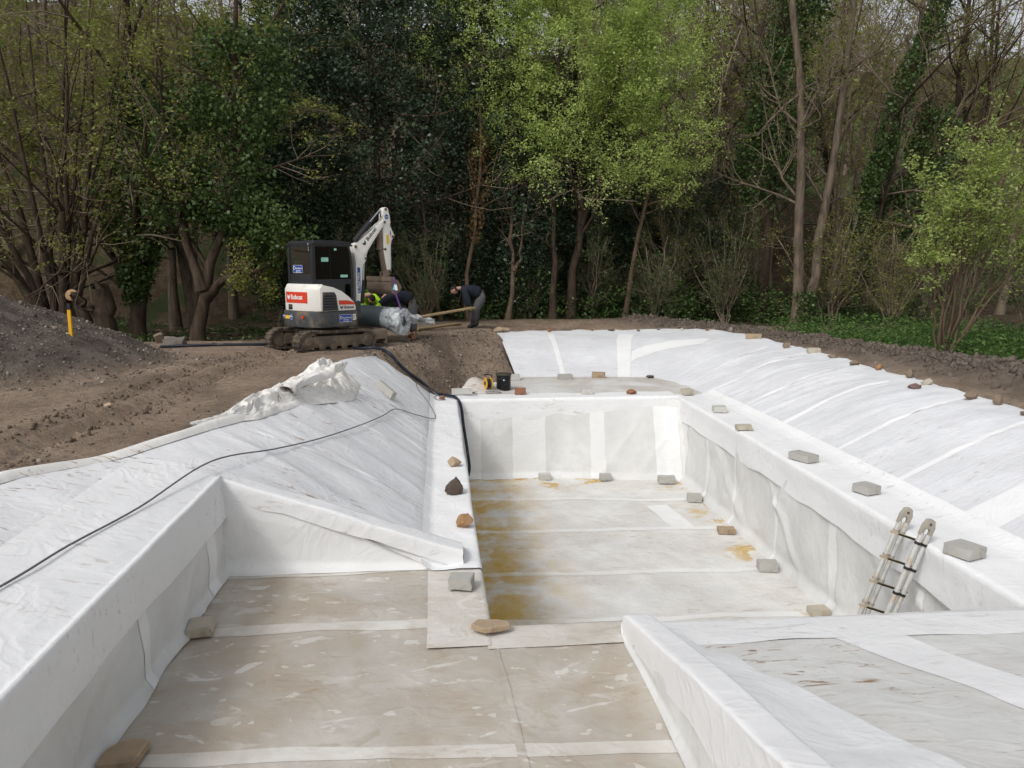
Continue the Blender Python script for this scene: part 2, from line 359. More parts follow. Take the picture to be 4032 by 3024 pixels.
def rim(s, v, off=0.):
    """s = metres along the crest, v = 0 foot .. 1 edge"""
    D = [np.interp(s, RIML, RIMD[:, k]) for k in range(6)]
    a = np.clip(v/.62, 0, 1); b = np.clip((v-.62)/.38, 0, 1)
    x = D[0]+(D[2]-D[0])*a+(D[4]-D[2])*b; y = D[1]+(D[3]-D[1])*a+(D[5]-D[3])*b
    lc = np.hypot(D[2]-D[0], D[3]-D[1]); le = np.hypot(D[4]-D[2], D[5]-D[3]); d = a*lc+b*le
    z = softmin(-1.03+.78*d/lc, -.29+.13*(d-lc)/le+0*d, .16)
    ph = s+.35*d*(1+.3*vn(s*.2, 0*s, 60))
    wv = .030*np.maximum(0, ridged(ph*1.35, d*.35, 61)-.62)/.38+.016*np.maximum(0, ridged(ph*3.1, d*.6, 63)-.6)/.4+.010*vn(s*1.1, d*1.3, 65)
    env = sst(0, .12, v)*(.35+.65*sst(1.0, .6, v))*(.55+.45*vn(s*.35, d*.2, 67))
    z = z+wv*env*1.25+.012*vn(s*4, d*4, 69)*sst(.55, .75, v)
    edge = sst(.93, 1, v)
    x = x+edge*.05*vn(s*2.3, 0*s, 70); y = y+edge*.05*vn(s*2.3, 9+0*s, 71); z = z+off-edge*.015+edge*.02*vn(s*3.5, 3+0*s, 72)
    return x, y, z
S_SPLIT = float(np.interp(8.3*24, np.arange(len(RIML)), RIML)); S_END = float(RIML[-1])
rb = sheet('geotextile_sheet', lambda u, v: rim(u, v), 340, 44, M['fl_slope'], u0=0, u1=S_SPLIT+.1)
tag(rb, 'long white fleece sheet wrinkled over the sloping right bank', 'fleece sheet')
fb = sheet('geotextile_sheet', lambda u, v: rim(u, v, -.004), 90, 44, M['fl_slope'], u0=S_SPLIT-.1, u1=S_END)
tag(fb, 'white fleece sheet hung over the far end bank behind the shelf', 'fleece sheet')
crestY = RIMD[:, 3]
def s_at_y(y): k = np.argmax(crestY > y) if np.any(crestY > y) else 0; return float(np.interp(y, RIMD[:150, 3], RIML[:150]))
for yy, wd in ((17.7, .11), (16.05, .12), (14.12, .10), (12.36, .11), (10.55, .10), (8.91, .10), (7.35, .46), (5.2, .12)):
    s0 = s_at_y(yy)
    def f(u, v, s0=s0, wd=wd):
        return rim(s0+(u-.5)*wd*(1+.15*vn(v*6, u*0, int(yy*7)))+.05*vn(v*2.2, u*0, int(yy*9)), v, .004)
    sheet('overlap_strip', f, 7, 50, M['fl_clean'], rb, v0=.01, v1=.97 if yy < 12 else .8)
for s0, wd, sk in ((S_SPLIT-.05, .42, .1), (S_SPLIT+1.95, .15, .05)):
    def f(u, v, s0=s0, wd=wd, sk=sk): return rim(s0+(u-.5)*wd+sk*(v-.5), v, .004)
    sheet('overlap_strip', f, 9, 50, M['fl_clean'], fb, v0=.0, v1=.8)
def f(u, v): return rim(S_SPLIT-.3-2.2*u, .30+.36*u**.8+(v-.5)*.16, .005)
sheet('overlap_strip', f, 40, 8, M['fl_clean'], rb)

def prof(pts):
    P = np.array(pts, float); L = np.concatenate([[0], np.cumsum(np.hypot(*np.diff(P, axis=0).T))]); L /= L[-1]
    return lambda v: (np.interp(v, L, P[:, 0]), np.interp(v, L, P[:, 1]))
def fillet(r, flat, drop, n=6, pre=()):
    """flat run in +a towards the edge at a = 0, rounded, then down"""
    return list(pre)+[(flat, 0), (r, 0)]+[(r-r*math.sin(k/n*math.pi/2), -r+r*math.cos(k/n*math.pi/2)) for k in range(1, n+1)]+[(0, -drop)]
xi = lambda y: np.interp(y, [2, 5.5, 7, 9.5, 12, 15.8], [4.72, 4.80, 4.84, 4.93, 5.01, 5.06])
# right bench, folded over the pool edge
pr = prof(fillet(.026, .60, .47, pre=[(.86, .10), (.74, .03)]))
def f(u, v):
    y = 5.35+(15.95-5.35)*u; a, b = pr(v)
    dn = sst(-.05, -.3, b)
    x = xi(y)+a-.012-.02*dn*vn(y*1.3, b*2, 80)-.012*dn*ridged(y*2.4+b*1.5, b, 81)+.02*dn
    z = ZB+b+.012+.006*vn(y*3, a*6, 82)*sst(0, .2, a)+sst(.97, 1, v)*.03*vn(y*1.7, 0*v, 83)
    return x, y, z
o = sheet('geotextile_sheet', f, 200, 34, M['fl_white']); tag(o, 'narrow white fleece sheet along the right bench folded over the pool edge', 'fleece sheet')
# right pool wall
def wall_r(u, v, off=0.):
    y = 5.5+(15.62-5.5)*u; z = ZB-.03-(ZF-ZB)*-1*v*1.0
    z = ZB-.03+(ZF-ZB+.03)*v
    x = xi(y)*(1-v)+5.03*v+.045*np.sin(v*np.pi)*(.6+.6*vn(y*.8, v*0, 84))
    cr = np.maximum(0, ridged((y*1.0-v*1.4)*1.15, v*.5, 85)-.72)/.28+np.maximum(0, ridged((y+v*1.8)*1.0, v*.4, 86)-.75)/.25
    x = x-.040*cr*sst(.05, .4, v)*sst(1.02, .8, v)-.012*vn(y*3, v*4, 87)
    x = x-.10*sst(.9, 1, v)
    return x-off, y, z
o = sheet('geotextile_sheet', wall_r, 200, 36, M['fl_single']); tag(o, 'grey-white single fleece layer hanging on the right pool wall', 'fleece sheet')
uy = lambda y: (y-5.5)/(15.62-5.5)
for y0, wd in ((15.25, .55), (13.75, .16), (12.35, .09), (10.62, .08), (8.92, .20), (7.0, .10)):
    sheet('overlap_strip', lambda u, v, y0=y0, wd=wd: wall_r(uy(y0+(u-.5)*wd*(1+.1*vn(v*5, u*0, 88))), v, .004), 8, 40, M['fl_wallstrip'], o, v0=.08, v1=.995)
# end wall
def wall_e(u, v, off=0.):
    x = .30+(5.10-.30)*u; z = ZB-.03+(ZF-ZB+.03)*v
    yb = 15.62-.42*sst(.3, 1, u)
    y = 15.76*(1-v)+yb*v-.05*np.sin(v*np.pi)*.5-.012*vn(x*2.2, v*3, 90)-.02*np.maximum(0, ridged((x*1.2+v*1.6), v*.5, 91)-.7)/.3*sst(.1, .4, v)-.09*sst(.92, 1, v)
    y = y-.28*sst(.90, 1.0, u)**2
    return x, y-off, z
o = sheet('geotextile_sheet', wall_e, 120, 46, M['fl_single']); tag(o, 'grey-white single fleece layer on the far end wall of the pool', 'fleece sheet')
ux = lambda x: (x-.30)/4.8
for xa, xb in ((.40, .86), (1.52, 2.22), (3.16, 3.47), (4.52, 4.98)):
    sheet('overlap_strip', lambda u, v, xa=xa, xb=xb: wall_e(ux(xa+(xb-xa)*u+.01*vn(v*6, u*0, 92)), v, .004), 12, 40, M['fl_wallstrip'], o, v0=.1, v1=.99)
# far shelf with flap over the end wall
LB = lambda y: np.interp(y, [15.7, 16.4, 17.0, 18.0, 19.0], [-.08, .25, .75, 1.25, 1.9])
pr2 = prof([(3.2, .0)]+fillet(.026, .75, .43))
def f(u, v):
    a, b = pr2(v); y = 15.73+a; xl = np.interp(y, [15.7, 16.3, 16.9, 18.0, 19.0], [.36, .30, .72, 1.30, 1.85]); xl = np.where(b < -.02, .36, xl)
    x = xl+(5.72-xl)*u; x = np.where(b < -.02, .36+(5.12-.36)*u, x)
    dn = sst(-.04, -.3, b)
    y = y-.012-.015*dn*vn(x*2, b*3, 93)-.25*sst(4.75, 5.12, x)**2*sst(.02, -.02, b)*0
    up = .30*sst(1.5, .7, x)*sst(16.35, 16.9, y)*sst(18.2, 17, y)
    z = ZB+b+.006+up+.008*vn(x*3, y*3, 94)+sst(.98, 1, v)*.012*vn(x*3, 0*v, 95)
    return x, y, z
o = sheet('geotextile_sheet', f, 90, 60, M['fl_shelf']); tag(o, 'dirty fleece sheet on the far shelf with its front flap over the end wall', 'fleece sheet')
pr3 = prof(fillet(.028, .62, .44))
def f(u, v):
    a, b = pr3(v); x = .38+(5.06-.38)*u; y = 15.73+a+.05*sst(.95, 1, 1-v)*vn(x*2, 0*v, 96)-.024; return x, y-.012*sst(-.04, -.3, b)*vn(x*2, b*3, 93), ZB+b+.018+.005*vn(x*4, y*5, 97)
sheet('overlap_strip', f, 90, 24, M['fl_white'], o)
# pool floor
def f(u, v):
    x = .30+(5.06-.30)*u; y = 5.4+(15.66-5.4)*v
    return x, y, ZF+.014*vn(x*1.5, y*1.5, 100)+.012*np.maximum(0, ridged(x*1.5+y*.8, y*.35, 101)-.7)/.3+.006*vn(x*5, y*5, 102)
pf = sheet('geotextile_sheet', f, 80, 140, M['fl_floor']); tag(pf, 'rust-stained fleece sheet covering the deep pool floor', 'fleece sheet')
pfl = f
def floor_strip(xa, ya, xb, yb, wd, par, mat, base=pfl, fx=.30, fw=4.76, fy=5.4, fh=10.26, off=.004, sd=1):
    def g(u, v):
        x = xa+(xb-xa)*u; y = ya+(yb-ya)*u; L = math.hypot(xb-xa, yb-ya); nx, ny = -(yb-ya)/L, (xb-xa)/L
        k = (v-.5)*wd+.02*vn(u*L*2, v*2, 200+sd); x = x+nx*k; y = y+ny*k
        X, Y, Z = base((x-fx)/fw, (y-fy)/fh); return x, y, Z+off
    return sheet('overlap_strip', g, 50, 5, mat, par)
for i, q in enumerate([(.32, 14.22, 4.95, 13.72, .14), (.32, 12.37, 4.95, 12.15, .13), (.32, 10.55, 4.95, 10.36, .14), (.32, 9.0, 4.95, 8.9, .14)]): floor_strip(*q, pf, M['fl_pool_strip'], sd=i)
floor_strip(4.02, 13.5, 4.12, 12.2, .38, pf, M['fl_wallstrip'], off=.004, sd=9)
# left bench
prl = prof([(-a, b) for a, b in fillet(.028, .47, .5, pre=[(.56, .06)])])
prl2 = prof([(-a, b) for a, b in fillet(.028, .50, .5)])
def lbench(u, v, y0_, y1_, off=.022, pp=None):
    y = y0_+(y1_-y0_)*u; a, b = (pp or prl)(v); dn = sst(-.05, -.3, b)
    x = .36+a+.012-.02*dn*vn(y*1.5, b*2, 110)+.012*vn(y*.7, 0*v, 111); z = ZB+b+off+.006*vn(y*4, a*5, 112)*(off > .015)+.010*(off > .015)*np.maximum(0, ridged(y*2.6+a*1.2, a*2, 113)-.7)/.3*sst(-.05, .0, b)
    return x, y, z
o = sheet('geotextile_sheet', lambda u, v: lbench(u, v, 6.70, 16.35), 220, 36, M['fl_white']); tag(o, 'narrow white fleece sheet along the left bench beside the deep pool', 'fleece sheet')
o = sheet('geotextile_sheet', lambda u, v: lbench(u, v, 5.28, 6.78, .006, prl2), 40, 36, M['fl_strip_floor']); tag(o, 'stained pale fleece square at the bench corner under the broken block', 'fleece sheet')
def f(u, v):
    y = 5.5+(15.7-5.5)*u; z = ZB-.04+(ZF-ZB+.04)*v; x = .335+.04*v-.03*np.sin(v*3.1)*vn(y*.9, 0*v, 114)-.012*vn(y*3, v*3, 115)+.06*sst(.9, 1, v); return x, y, z
o = sheet('geotextile_sheet', f, 120, 20, M['fl_single']); tag(o, 'grey-white fleece on the left wall of the deep pool under the bench', 'fleece sheet')
def f(u, v):
    x = .32+(5.0-.32)*u; z = ZB-.04+(ZF-ZB+.04)*v; y = 5.56+.05*v-.02*vn(x*2, v*3, 116); return x, y, z
o = sheet('geotextile_sheet', f, 60, 20, M['fl_single']); tag(o, 'fleece on the near end wall of the deep pool below the ramp', 'fleece sheet')
# left slope
XE = lambda y: np.interp(y, [1, 5.0, 6.1, 7.0, 8.7, 11, 13.8, 14.6, 15.5], [-4.0, -3.65, -3.38, -2.92, -2.34, -2.0, -1.72, -1.42, -1.22])
XS = lambda y: np.interp(y, [1, 6.8, 9, 12, 15, 17], [-2.0, -1.96, -1.75, -1.5, -1.15, -1.0])
def left_z(x, y):
    xs = XS(y); z = softmin(ZB+(-.10-ZB)*(-.11-x)/(-.11-xs), -.12+.20*(xs-x)/np.maximum(.25, xs-XE(y)), .14)
    return z
def lslope(u, v, off=0.):
    y0 = 6.82+(15.35-6.82)*u; y = y0+(1-v)*np.maximum(0, (u-.6)/.4)*1.0
    xe = XE(y0); x = -.08+(xe+.08)*v
    d = np.abs(x)
    ph = y+.25*x
    w_ = (.020*np.maximum(0, ridged(ph*1.5+.4*x, x*.5, 120)-.6)/.4+.012*np.maximum(0, ridged(ph*3.4, x*.8, 121)-.6)/.4+.010*vn(y*1.2, x*1.2, 122))*sst(0, .12, v)*sst(1.0, .75, v)
    z = left_z(x, y0)+w_*1.15+off
    return x+.02*sst(.95, 1, v)*vn(y*3, 0*v, 123), y, z
ls = sheet('geotextile_sheet', lslope, 200, 50, M['fl_slope_l']); tag(ls, 'mud-smeared white fleece sheet over the sloping left bank', 'fleece sheet')
for y0, wd in ((8.55, .07), (10.6, .08), (12.6, .09), (14.1, .08)):
    u0 = (y0-6.82)/8.53
    sheet('overlap_strip', lambda u, v, u0=u0, wd=wd: lslope(u0+((u-.5)*wd+.05*vn(v*2.5, 0*u, 125)-.05*v)/8.53, v, .004), 6, 50, M['fl_clean'], ls, v0=.02, v1=.86)
# left flat top
def ltop(u, v, off=0.):
    y = 1.0+(6.98-1.0)*u; x = -1.96+(XE(y)+1.96)*v
    z = left_z(x, np.maximum(y, 6.82))*1.0+.012*np.maximum(0, ridged(y*1.8+x*.5, x*.5, 130)-.6)/.4*sst(.1, .4, v)+.008*vn(x*2, y*2, 131)+off
    z = z-.012*(6.8-y)*(1-v)
    return x+.02*sst(.95, 1, v)*vn(y*3, 0*v, 123), y, z
o = sheet('geotextile_sheet', ltop, 130, 40, M['fl_slope_l']); tag(o, 'creased white fleece sheet on the flat ground left of the shallow basin', 'fleece sheet')
# left basin wall + its top sheet
def f(u, v):
    y = 1.0+(6.86-1.0)*u; z = -.16-.012*(6.8-y)+(ZB+.16+.012*(6.8-y))*v
    x = -1.955+.03*np.sin(v*3.1)*vn(y*1.2, 0*v, 132)+.015*vn(y*2.5, v*3, 133)+.05*sst(.88, 1, v)+.016*np.maximum(0, ridged(y*2.2+v*1.2, v, 134)-.65)/.35
    return x, y, z
lw = sheet('geotextile_sheet', f, 130, 34, M['fl_single']); tag(lw, 'grey-white fleece hanging on the left wall of the shallow basin', 'fleece sheet')
for y0, wd in ((6.45, .22), (4.95, .12)):
    sheet('overlap_strip', lambda u, v, y0=y0, wd=wd: tuple(q+dq for q, dq in zip(f((y0+(u-.5)*wd-1.0)/5.86, v), (.004, 0, 0))), 6, 30, M['fl_wallstrip'], lw, v0=.1, v1=.99)
prw = prof([(-a, b) for a, b in fillet(.035, .78, .40)])
def f(u, v):
    y = 1.0+(6.83-1.0)*u; a, b = prw(v); dn = sst(-.05, -.3, b)
    x = -1.94+a+.012+.02*dn*vn(y*1.5, b*2, 135)+.012*dn*ridged(y*1.9+b, b, 136)
    zt = left_z(np.minimum(x, -1.96), np.maximum(y, 6.82)+0*x)-.012*(6.8-y)
    zt0 = -.115-.012*(6.8-y)
    z = np.where(b < -.001, zt0+b+.034, zt+.034)+.006*vn(y*3, a*4, 137)+sst(.97, 1, v)*.02*vn(y*2.2, 0*v, 138)
    return x, y, z
o = sheet('geotextile_sheet', f, 130, 50, M['fl_white']); tag(o, 'bright white fleece strip along the basin wall top crossed by the grey cable', 'fleece sheet')
# wing wall behind the basin
TT = lambda x: np.interp(x, [-2.1, -1.96, .0, .20], [-.06, -.11, -.80, -.87])
def f(u, v):
    x = -1.97+(.185+1.97)*u; z0 = TT(x)-.02; z = z0+(ZB-z0)*v
    y = 6.83-.03*np.sin(v*3.1)*vn(x*1.5, 0*v, 140)-.012*vn(x*3, v*3, 141)-.05*sst(.85, 1, v)
    return x, y, z
o = sheet('geotextile_sheet', f, 60, 26, M['fl_wallstrip']); tag(o, 'grey triangular fleece face of the wing wall behind the shallow basin', 'fleece sheet')
def f(u, v):
    x = -1.96+(.20+1.96)*u; t = TT(x); dr = .17+.02*vn(x*5, 0*v, 142)
    P = [(6.822, -.17), (6.815, -.03), (6.818, -.012), (6.828, -.004), (6.845, 0), (7.02, .0), (7.10, -.02), (7.16, -.06)]
    L = np.array([0, .3, .40, .47, .52, .75, .87, 1.]); y = np.interp(v, L, [p[0] for p in P]); dz = np.zeros_like(v)
    dz = np.where(v < .3, -dr+(dr-.05)*v/.3, np.interp(v, L, [p[1] for p in P]))
    z = t+dz+.006*vn(x*5, v*4, 143)+.008*vn(x*2, v*2, 144)
    k = sst(.85, 1, v); zs = left_z(np.minimum(x, -.11), 7.2+0*x)+.03; zs = np.where(x > -.11, ZB+.035, zs)
    z = z*(1-k)+np.minimum(z, zs)*k; y = y+.12*k*sst(-1.9, -.3, x)
    return x, y-.006, z
wl = sheet('geotextile_sheet', f, 90, 40, M['fl_white']); tag(wl, 'white fleece lip sloping down along the top of the wing wall', 'fleece sheet')
def f(u, v):
    x = .195+.012*np.sin(v*3); P = np.array([6.80, 6.86, 7.02, 7.16, 7.28]); y = 6.79+(7.27-6.79)*u
    top = np.interp(y, P, [-.87, -.868, -.875, -.93, -.99]); z = ZB+.02+(top-ZB-.02)*v; return x+0*u, y, z
sheet('end_flap', f, 14, 8, M['fl_white'], wl)
# shallow floor
def f(u, v):
    x = -1.93+(1.42+1.93)*u; y = 1.0+(6.84-1.0)*v
    return x, y, ZB-.006+.006*vn(x*2, y*2, 150)+.004*vn(x*6, y*6, 151)
sf = sheet('geotextile_sheet', f, 70, 80, M['fl_shallow'], v1=4.50/5.84); sheet('floor_bay', f, 70, 44, M['fl_shallow'], sf, u1=2.25/3.35, v0=4.50/5.84); tag(sf, 'brown-stained fleece sheet on the floor of the shallow basin', 'fleece sheet')
def fs(xa, ya, xb, yb, wd, sd, mat=M['fl_strip_floor'], off=.003): return floor_strip(xa, ya, xb, yb, wd, sf, mat, f, -1.93, 3.35, 1.0, 5.84, off, sd)
fs(-1.88, 5.70, -.02, 5.72, .15, 21); fs(-1.88, 4.17, 1.36, 4.00, .13, 22); fs(-1.9, 6.76, .1, 6.82, .10, 23, off=.004); fs(-1.88, 2.75, 1.36, 2.65, .14, 24)
fs(.52, 1.2, .40, 5.25, .04, 25, M['fl_shallow'], .005)
# step edge sheet at the corner of bench and basin, folded down into the pool
pre = prof(fillet(.03, .38, .5))
def f(u, v):
    a, b = pre(v); x = .33+(1.46-.33)*u; y = 5.60-a+.012; return x, y, ZB+b+.004+.003*vn(x*4, y*4, 160)
so_ = sheet('geotextile_sheet', f, 40, 24, M['fl_strip_floor']); tag(so_, 'pale fleece flap over the step between basin and deep pool', 'fleece sheet')
def f(u, v):
    x = -.14+(.352+.14)*u; y = 5.28+(6.72-5.28)*v; return x, y, ZB+.030*sst(.2, .36, x)*0+.012+.004*vn(x*4, y*4, 161)
# divider wall
DT = lambda y: np.interp(y, [0, 1.5, 2.68, 2.94, 3.77, 5.34, 5.5], [.32, .02, -.23, -.29, -.46, -.84, -.87])
RAMP = lambda y: -1.02+.2*(5.5-y)
def f(u, v):
    y = 1.0+(5.36-1.0)*u; z = ZB+(DT(y)-.04-ZB)*(1-v); x = 1.375+.012*vn(y*2.5, v*2, 170)-.03*sst(.85, 1, v); return x, y, z
o = sheet('geotextile_sheet', f, 90, 22, M['fl_single']); tag(o, 'grey fleece face under the overhang of the low divider wall', 'fleece sheet')
SK = lambda y: np.interp(y, [1, 2.3, 3.0, 3.55, 4.16, 4.62, 4.8, 5.36], [2.6, 2.45, 2.32, 2.18, 2.06, 1.94, 1.82, 1.78])
def f(u, v):
    y = 1.0+(5.37-1.0)*u; t = DT(y); dr = np.interp(y, [1, 3, 4.6, 5.37], [.5, .36, .24, .17])+.035*vn(y*2.3, 0*v, 171)
    xs = np.stack([1.366+0*y, 1.358+0*y, 1.358+0*y, 1.366+0*y, 1.385+0*y, 1.545+0*y, 1.575+0*y, 1.62+0*y, (1.64+SK(y))/2, SK(y)+.05*vn(y*3, 0*v, 172)], -1)
    rz = RAMP(y)+.014
    zr = np.minimum(t-.10, rz+.05); zs = np.stack([t-dr, t-.05, t-.018, t-.005, t+0*y, t+0*y, t-.025, np.maximum(rz+.03, t-.11), np.maximum(rz+.012, np.minimum(t-.14, rz+.03)), rz], -1)
    L = np.array([0, .2, .27, .32, .36, .52, .57, .64, .82, 1.])
    k = np.clip(np.searchsorted(L, v, side='right')-1, 0, 8); tt = (v-L[k])/(L[k+1]-L[k])
    g = lambda A: np.take_along_axis(A, k[..., None], -1)[..., 0]*(1-tt)+np.take_along_axis(A, k[..., None]+1, -1)[..., 0]*tt
    x = g(xs); z = g(zs); z = z+.022*np.maximum(0, ridged(y*3.2-v*1.5, v*1.2, 173)-.55)/.45*sst(.55, .75, v)*(.4+.6*sst(4.8, 3.5, y))+.006*vn(y*4, v*5, 174)
    x = x-.010*sst(.3, .1, v)*vn(y*3, v*3, 175)
    e = sst(.975, 1, u); z = z-.02*e
    return x, y, z
dv = sheet('geotextile_sheet', f, 150, 60, M['fl_clean']); tag(dv, 'white fleece folded over the low divider wall and skirting the ramp', 'fleece sheet')
def f(u, v):
    x = 1.352+(1.60-1.352)*u; top = -.868-.0*u-.03*np.abs(2*u-1)**4; z = ZB+.0+(top-ZB)*v; y = 5.365+.02*np.sin(v*3.1)+.012*vn(u*4, v*3, 176); return x, y, z
sheet('end_flap', f, 14, 12, M['fl_clean'], dv)
# near ramp on the right
def ramp_f(u, v):
    x = 1.56+(7.1-1.56)*u; y = 1.0+(5.52-1.0)*v; z = RAMP(y)+(.010*vn(x*1.3, y*1.3, 180)+.004*vn(x*6, y*6, 181))*sst(5.0, 4.6, y)+.36*np.maximum(0, x-5.55)
    return x, y, z
rs = sheet('geotextile_sheet', ramp_f, 90, 80, M['fl_beach']); tag(rs, 'grey-white flecked fleece sheet on the near right ramp', 'fleece sheet')
prn = prof(fillet(.03, .58, .5, pre=[(.60, -.002)]))
def f(u, v):
    a, b = prn(v); x = 1.60+(4.86-1.60)*u; y = 5.56-a-(x-1.6)*.03; z = RAMP(np.minimum(y, 5.5))+b+.007+.004*vn(x*4, y*4, 183); return x, y+.03*sst(.06, 0, v)*vn(x*2, 0*v, 184), z
sheet('overlap_strip', f, 80, 26, M['fl_white'], rs)
def f(u, v):
    y = 5.0-u*4.0; xa = np.interp(y, [1, 3.6, 3.89, 4.47, 4.97], [3.5, 3.16, 3.1, 2.95, 2.80]); xb = np.interp(y, [1, 3.99, 4.4, 4.95], [3.85, 3.49, 3.41, 3.34])
    x = xa+(xb-xa)*v+.025*vn(y*2.5, v*2, 185); X, Y, Z = ramp_f((x-1.56)/5.54, (y-1)/4.52); return x, y, Z+.004
sheet('overlap_strip', f, 70, 8, M['fl_white'], rs)
# ------------------------------------------------------------------ excavator
M['cream'] = simple('machine_white', (.74, .72, .67), .42, 0, .05, 6, (.32, .26, .20), .12)
M['mblack'] = simple('cab_black', (.022, .023, .026), .45, 0, .3, 12)
M['cw'] = simple('counterweight_grey', (.055, .058, .062), .6, 0, .25, 9, (.20, .155, .10), .38)
M['steel_dirty'] = simple('dirty_steel', (.085, .07, .055), .8, 0, .3, 14, (.17, .125, .085), .75, .4)
M['track_rubber'] = simple('muddy_track', (.045, .038, .031), .9, 0, .35, 16, (.15, .115, .08), .7, .6)
M['rust_steel'] = simple('rusty_bucket', (.17, .13, .10), .75, .2, .25, 10, (.28, .21, .15), .5, .3)
M['redp'] = simple('red_panel', (.62, .055, .025), .35, 0, .08, 5)
M['ink_w'] = simple('white_print', (.80, .79, .76), .5, 0, .03)
M['ink_b'] = simple('black_print', (.02, .02, .022), .5, 0, .1)
M['blue_st'] = simple('blue_sticker', (.02, .07, .30), .4, 0, .08)
M['yellow_st'] = simple('yellow_sticker', (.72, .48, .03), .5, 0, .1)
M['mint'] = simple('mint_sticker', (.30, .62, .50), .5, 0, .08)
M['chrome'] = simple('chrome_rod', (.55, .57, .6), .2, 1, .05)
M['seat'] = simple('seat_vinyl', (.015, .015, .016), .6)
t = NT('cab_glass')
gl = t.n('ShaderNodeBsdfGlossy'); gl.inputs['Roughness'].default_value = .04; gl.inputs['Color'].default_value = (.4, .43, .43, 1)
tr = t.n('ShaderNodeBsdfTransparent'); tr.inputs['Color'].default_value = (.13, .16, .155, 1)
fr = t.n('ShaderNodeFresnel'); fr.inputs['IOR'].default_value = 1.45
mx = t.n('ShaderNodeMixShader'); t.l(fr.outputs[0], mx.inputs[0]); t.l(tr.outputs[0], mx.inputs[1]); t.l(gl.outputs[0], mx.inputs[2]); t.l(mx.outputs[0], t.out.inputs[0])
M['glass'] = t.m
def text_mesh(s, size=1., bold=0.):
    cu = bpy.data.curves.new('t', 'FONT'); cu.body = s; cu.size = size; cu.offset = bold; cu.extrude = .0006; cu.resolution_u = 3
    cu.align_x = 'LEFT'; cu.align_y = 'BOTTOM_BASELINE'
    o = bpy.data.objects.new('t', cu); col.objects.link(o)
    dg = bpy.context.evaluated_depsgraph_get(); me = bpy.data.meshes.new_from_object(o.evaluated_get(dg))
    bpy.data.objects.remove(o); bpy.data.curves.remove(cu)
    return me
def lettering(s, o3, ux_, up, width, mat, parent, bold=.0, name='lettering', height=None):
    """text from corner o3 along ux_, up; scaled to the given width (and height)"""
    me = text_mesh(s, 1., bold); n = len(me.vertices); co = np.empty(n*3, np.float32); me.vertices.foreach_get('co', co); co = co.reshape(-1, 3)
    x0, x1 = co[:, 0].min(), co[:, 0].max(); k = width/(x1-x0); y0, y1 = co[:, 1].min(), co[:, 1].max(); ky = k if height is None else height/(y1-y0)
    U = np.array(ux_, float); W = np.array(up, float); N_ = np.cross(U, W)
    P = np.array(o3)+(co[:, :1]-x0)*k*U+(co[:, 1:2]-(y0 if height else 0))*ky*W+co[:, 2:3]*N_
    me.vertices.foreach_set('co', P.astype(np.float32).ravel()); me.update()
    o = link(name, me, mat, parent); o['kind'] = 'stuff'; return o
def cat_emblem(o3, ux_, up, size, mat, parent, eye=None):
    """small animal-head emblem with two pointed ears"""
    P = [(.0, 1.), (.18, .72), (.36, .66), (.64, .66), (.82, .72), (1., 1.), (.93, .55), (.96, .40), (.80, .28), (.72, .10), (.55, .02), (.45, .02), (.28, .10), (.20, .28), (.04, .40), (.07, .55)]
    U = Vector(ux_); W = Vector(up); N_ = U.cross(W)
    mb = MB(); n = len(P)
    V = [Vector(o3)+U*a*size+W*b*size for a, b in P]; mb.add(V+[v+N_*.0012 for v in V], [tuple(range(n, 2*n))]+[(i, (i+1) % n, n+(i+1) % n, n+i) for i in range(n)])
    o = mb.build('emblem', mat, parent)
    if eye is not None:
        e = MB()
        for a, b in ((.30, .50), (.62, .50)): e.add([Vector(o3)+U*(a+da)*size+W*(b+db)*size+N_*.002 for da, db in ((0, .06), (.02, 0), (.12, -.06), (.10, .02))], [(0, 1, 2, 3)])
        e.add([Vector(o3)+U*a*size+W*b*size+N_*.002 for a, b in ((.40, .22), (.50, .12), (.60, .22), (.5, .27))], [(0, 1, 2, 3)])
        tag(e.build('emblem_face', eye, o), kind='stuff')
    return o
ex = empty('mini_excavator', (-2.5, 16.72, -.01), R(42)); tag(ex, 'white and black mini excavator on rubber tracks lifting the plastic-wrapped roll', 'excavator')
U_ = dict(parent=ex)
def rbox(name, x0, x1, y0, y1, z0, z1, mat, parent, bev=.02): return MB().box(((x0+x1)/2, (y0+y1)/2, (z0+z1)/2), (x1-x0, y1-y0, z1-z0)).build(name, mat, parent, True, bev)
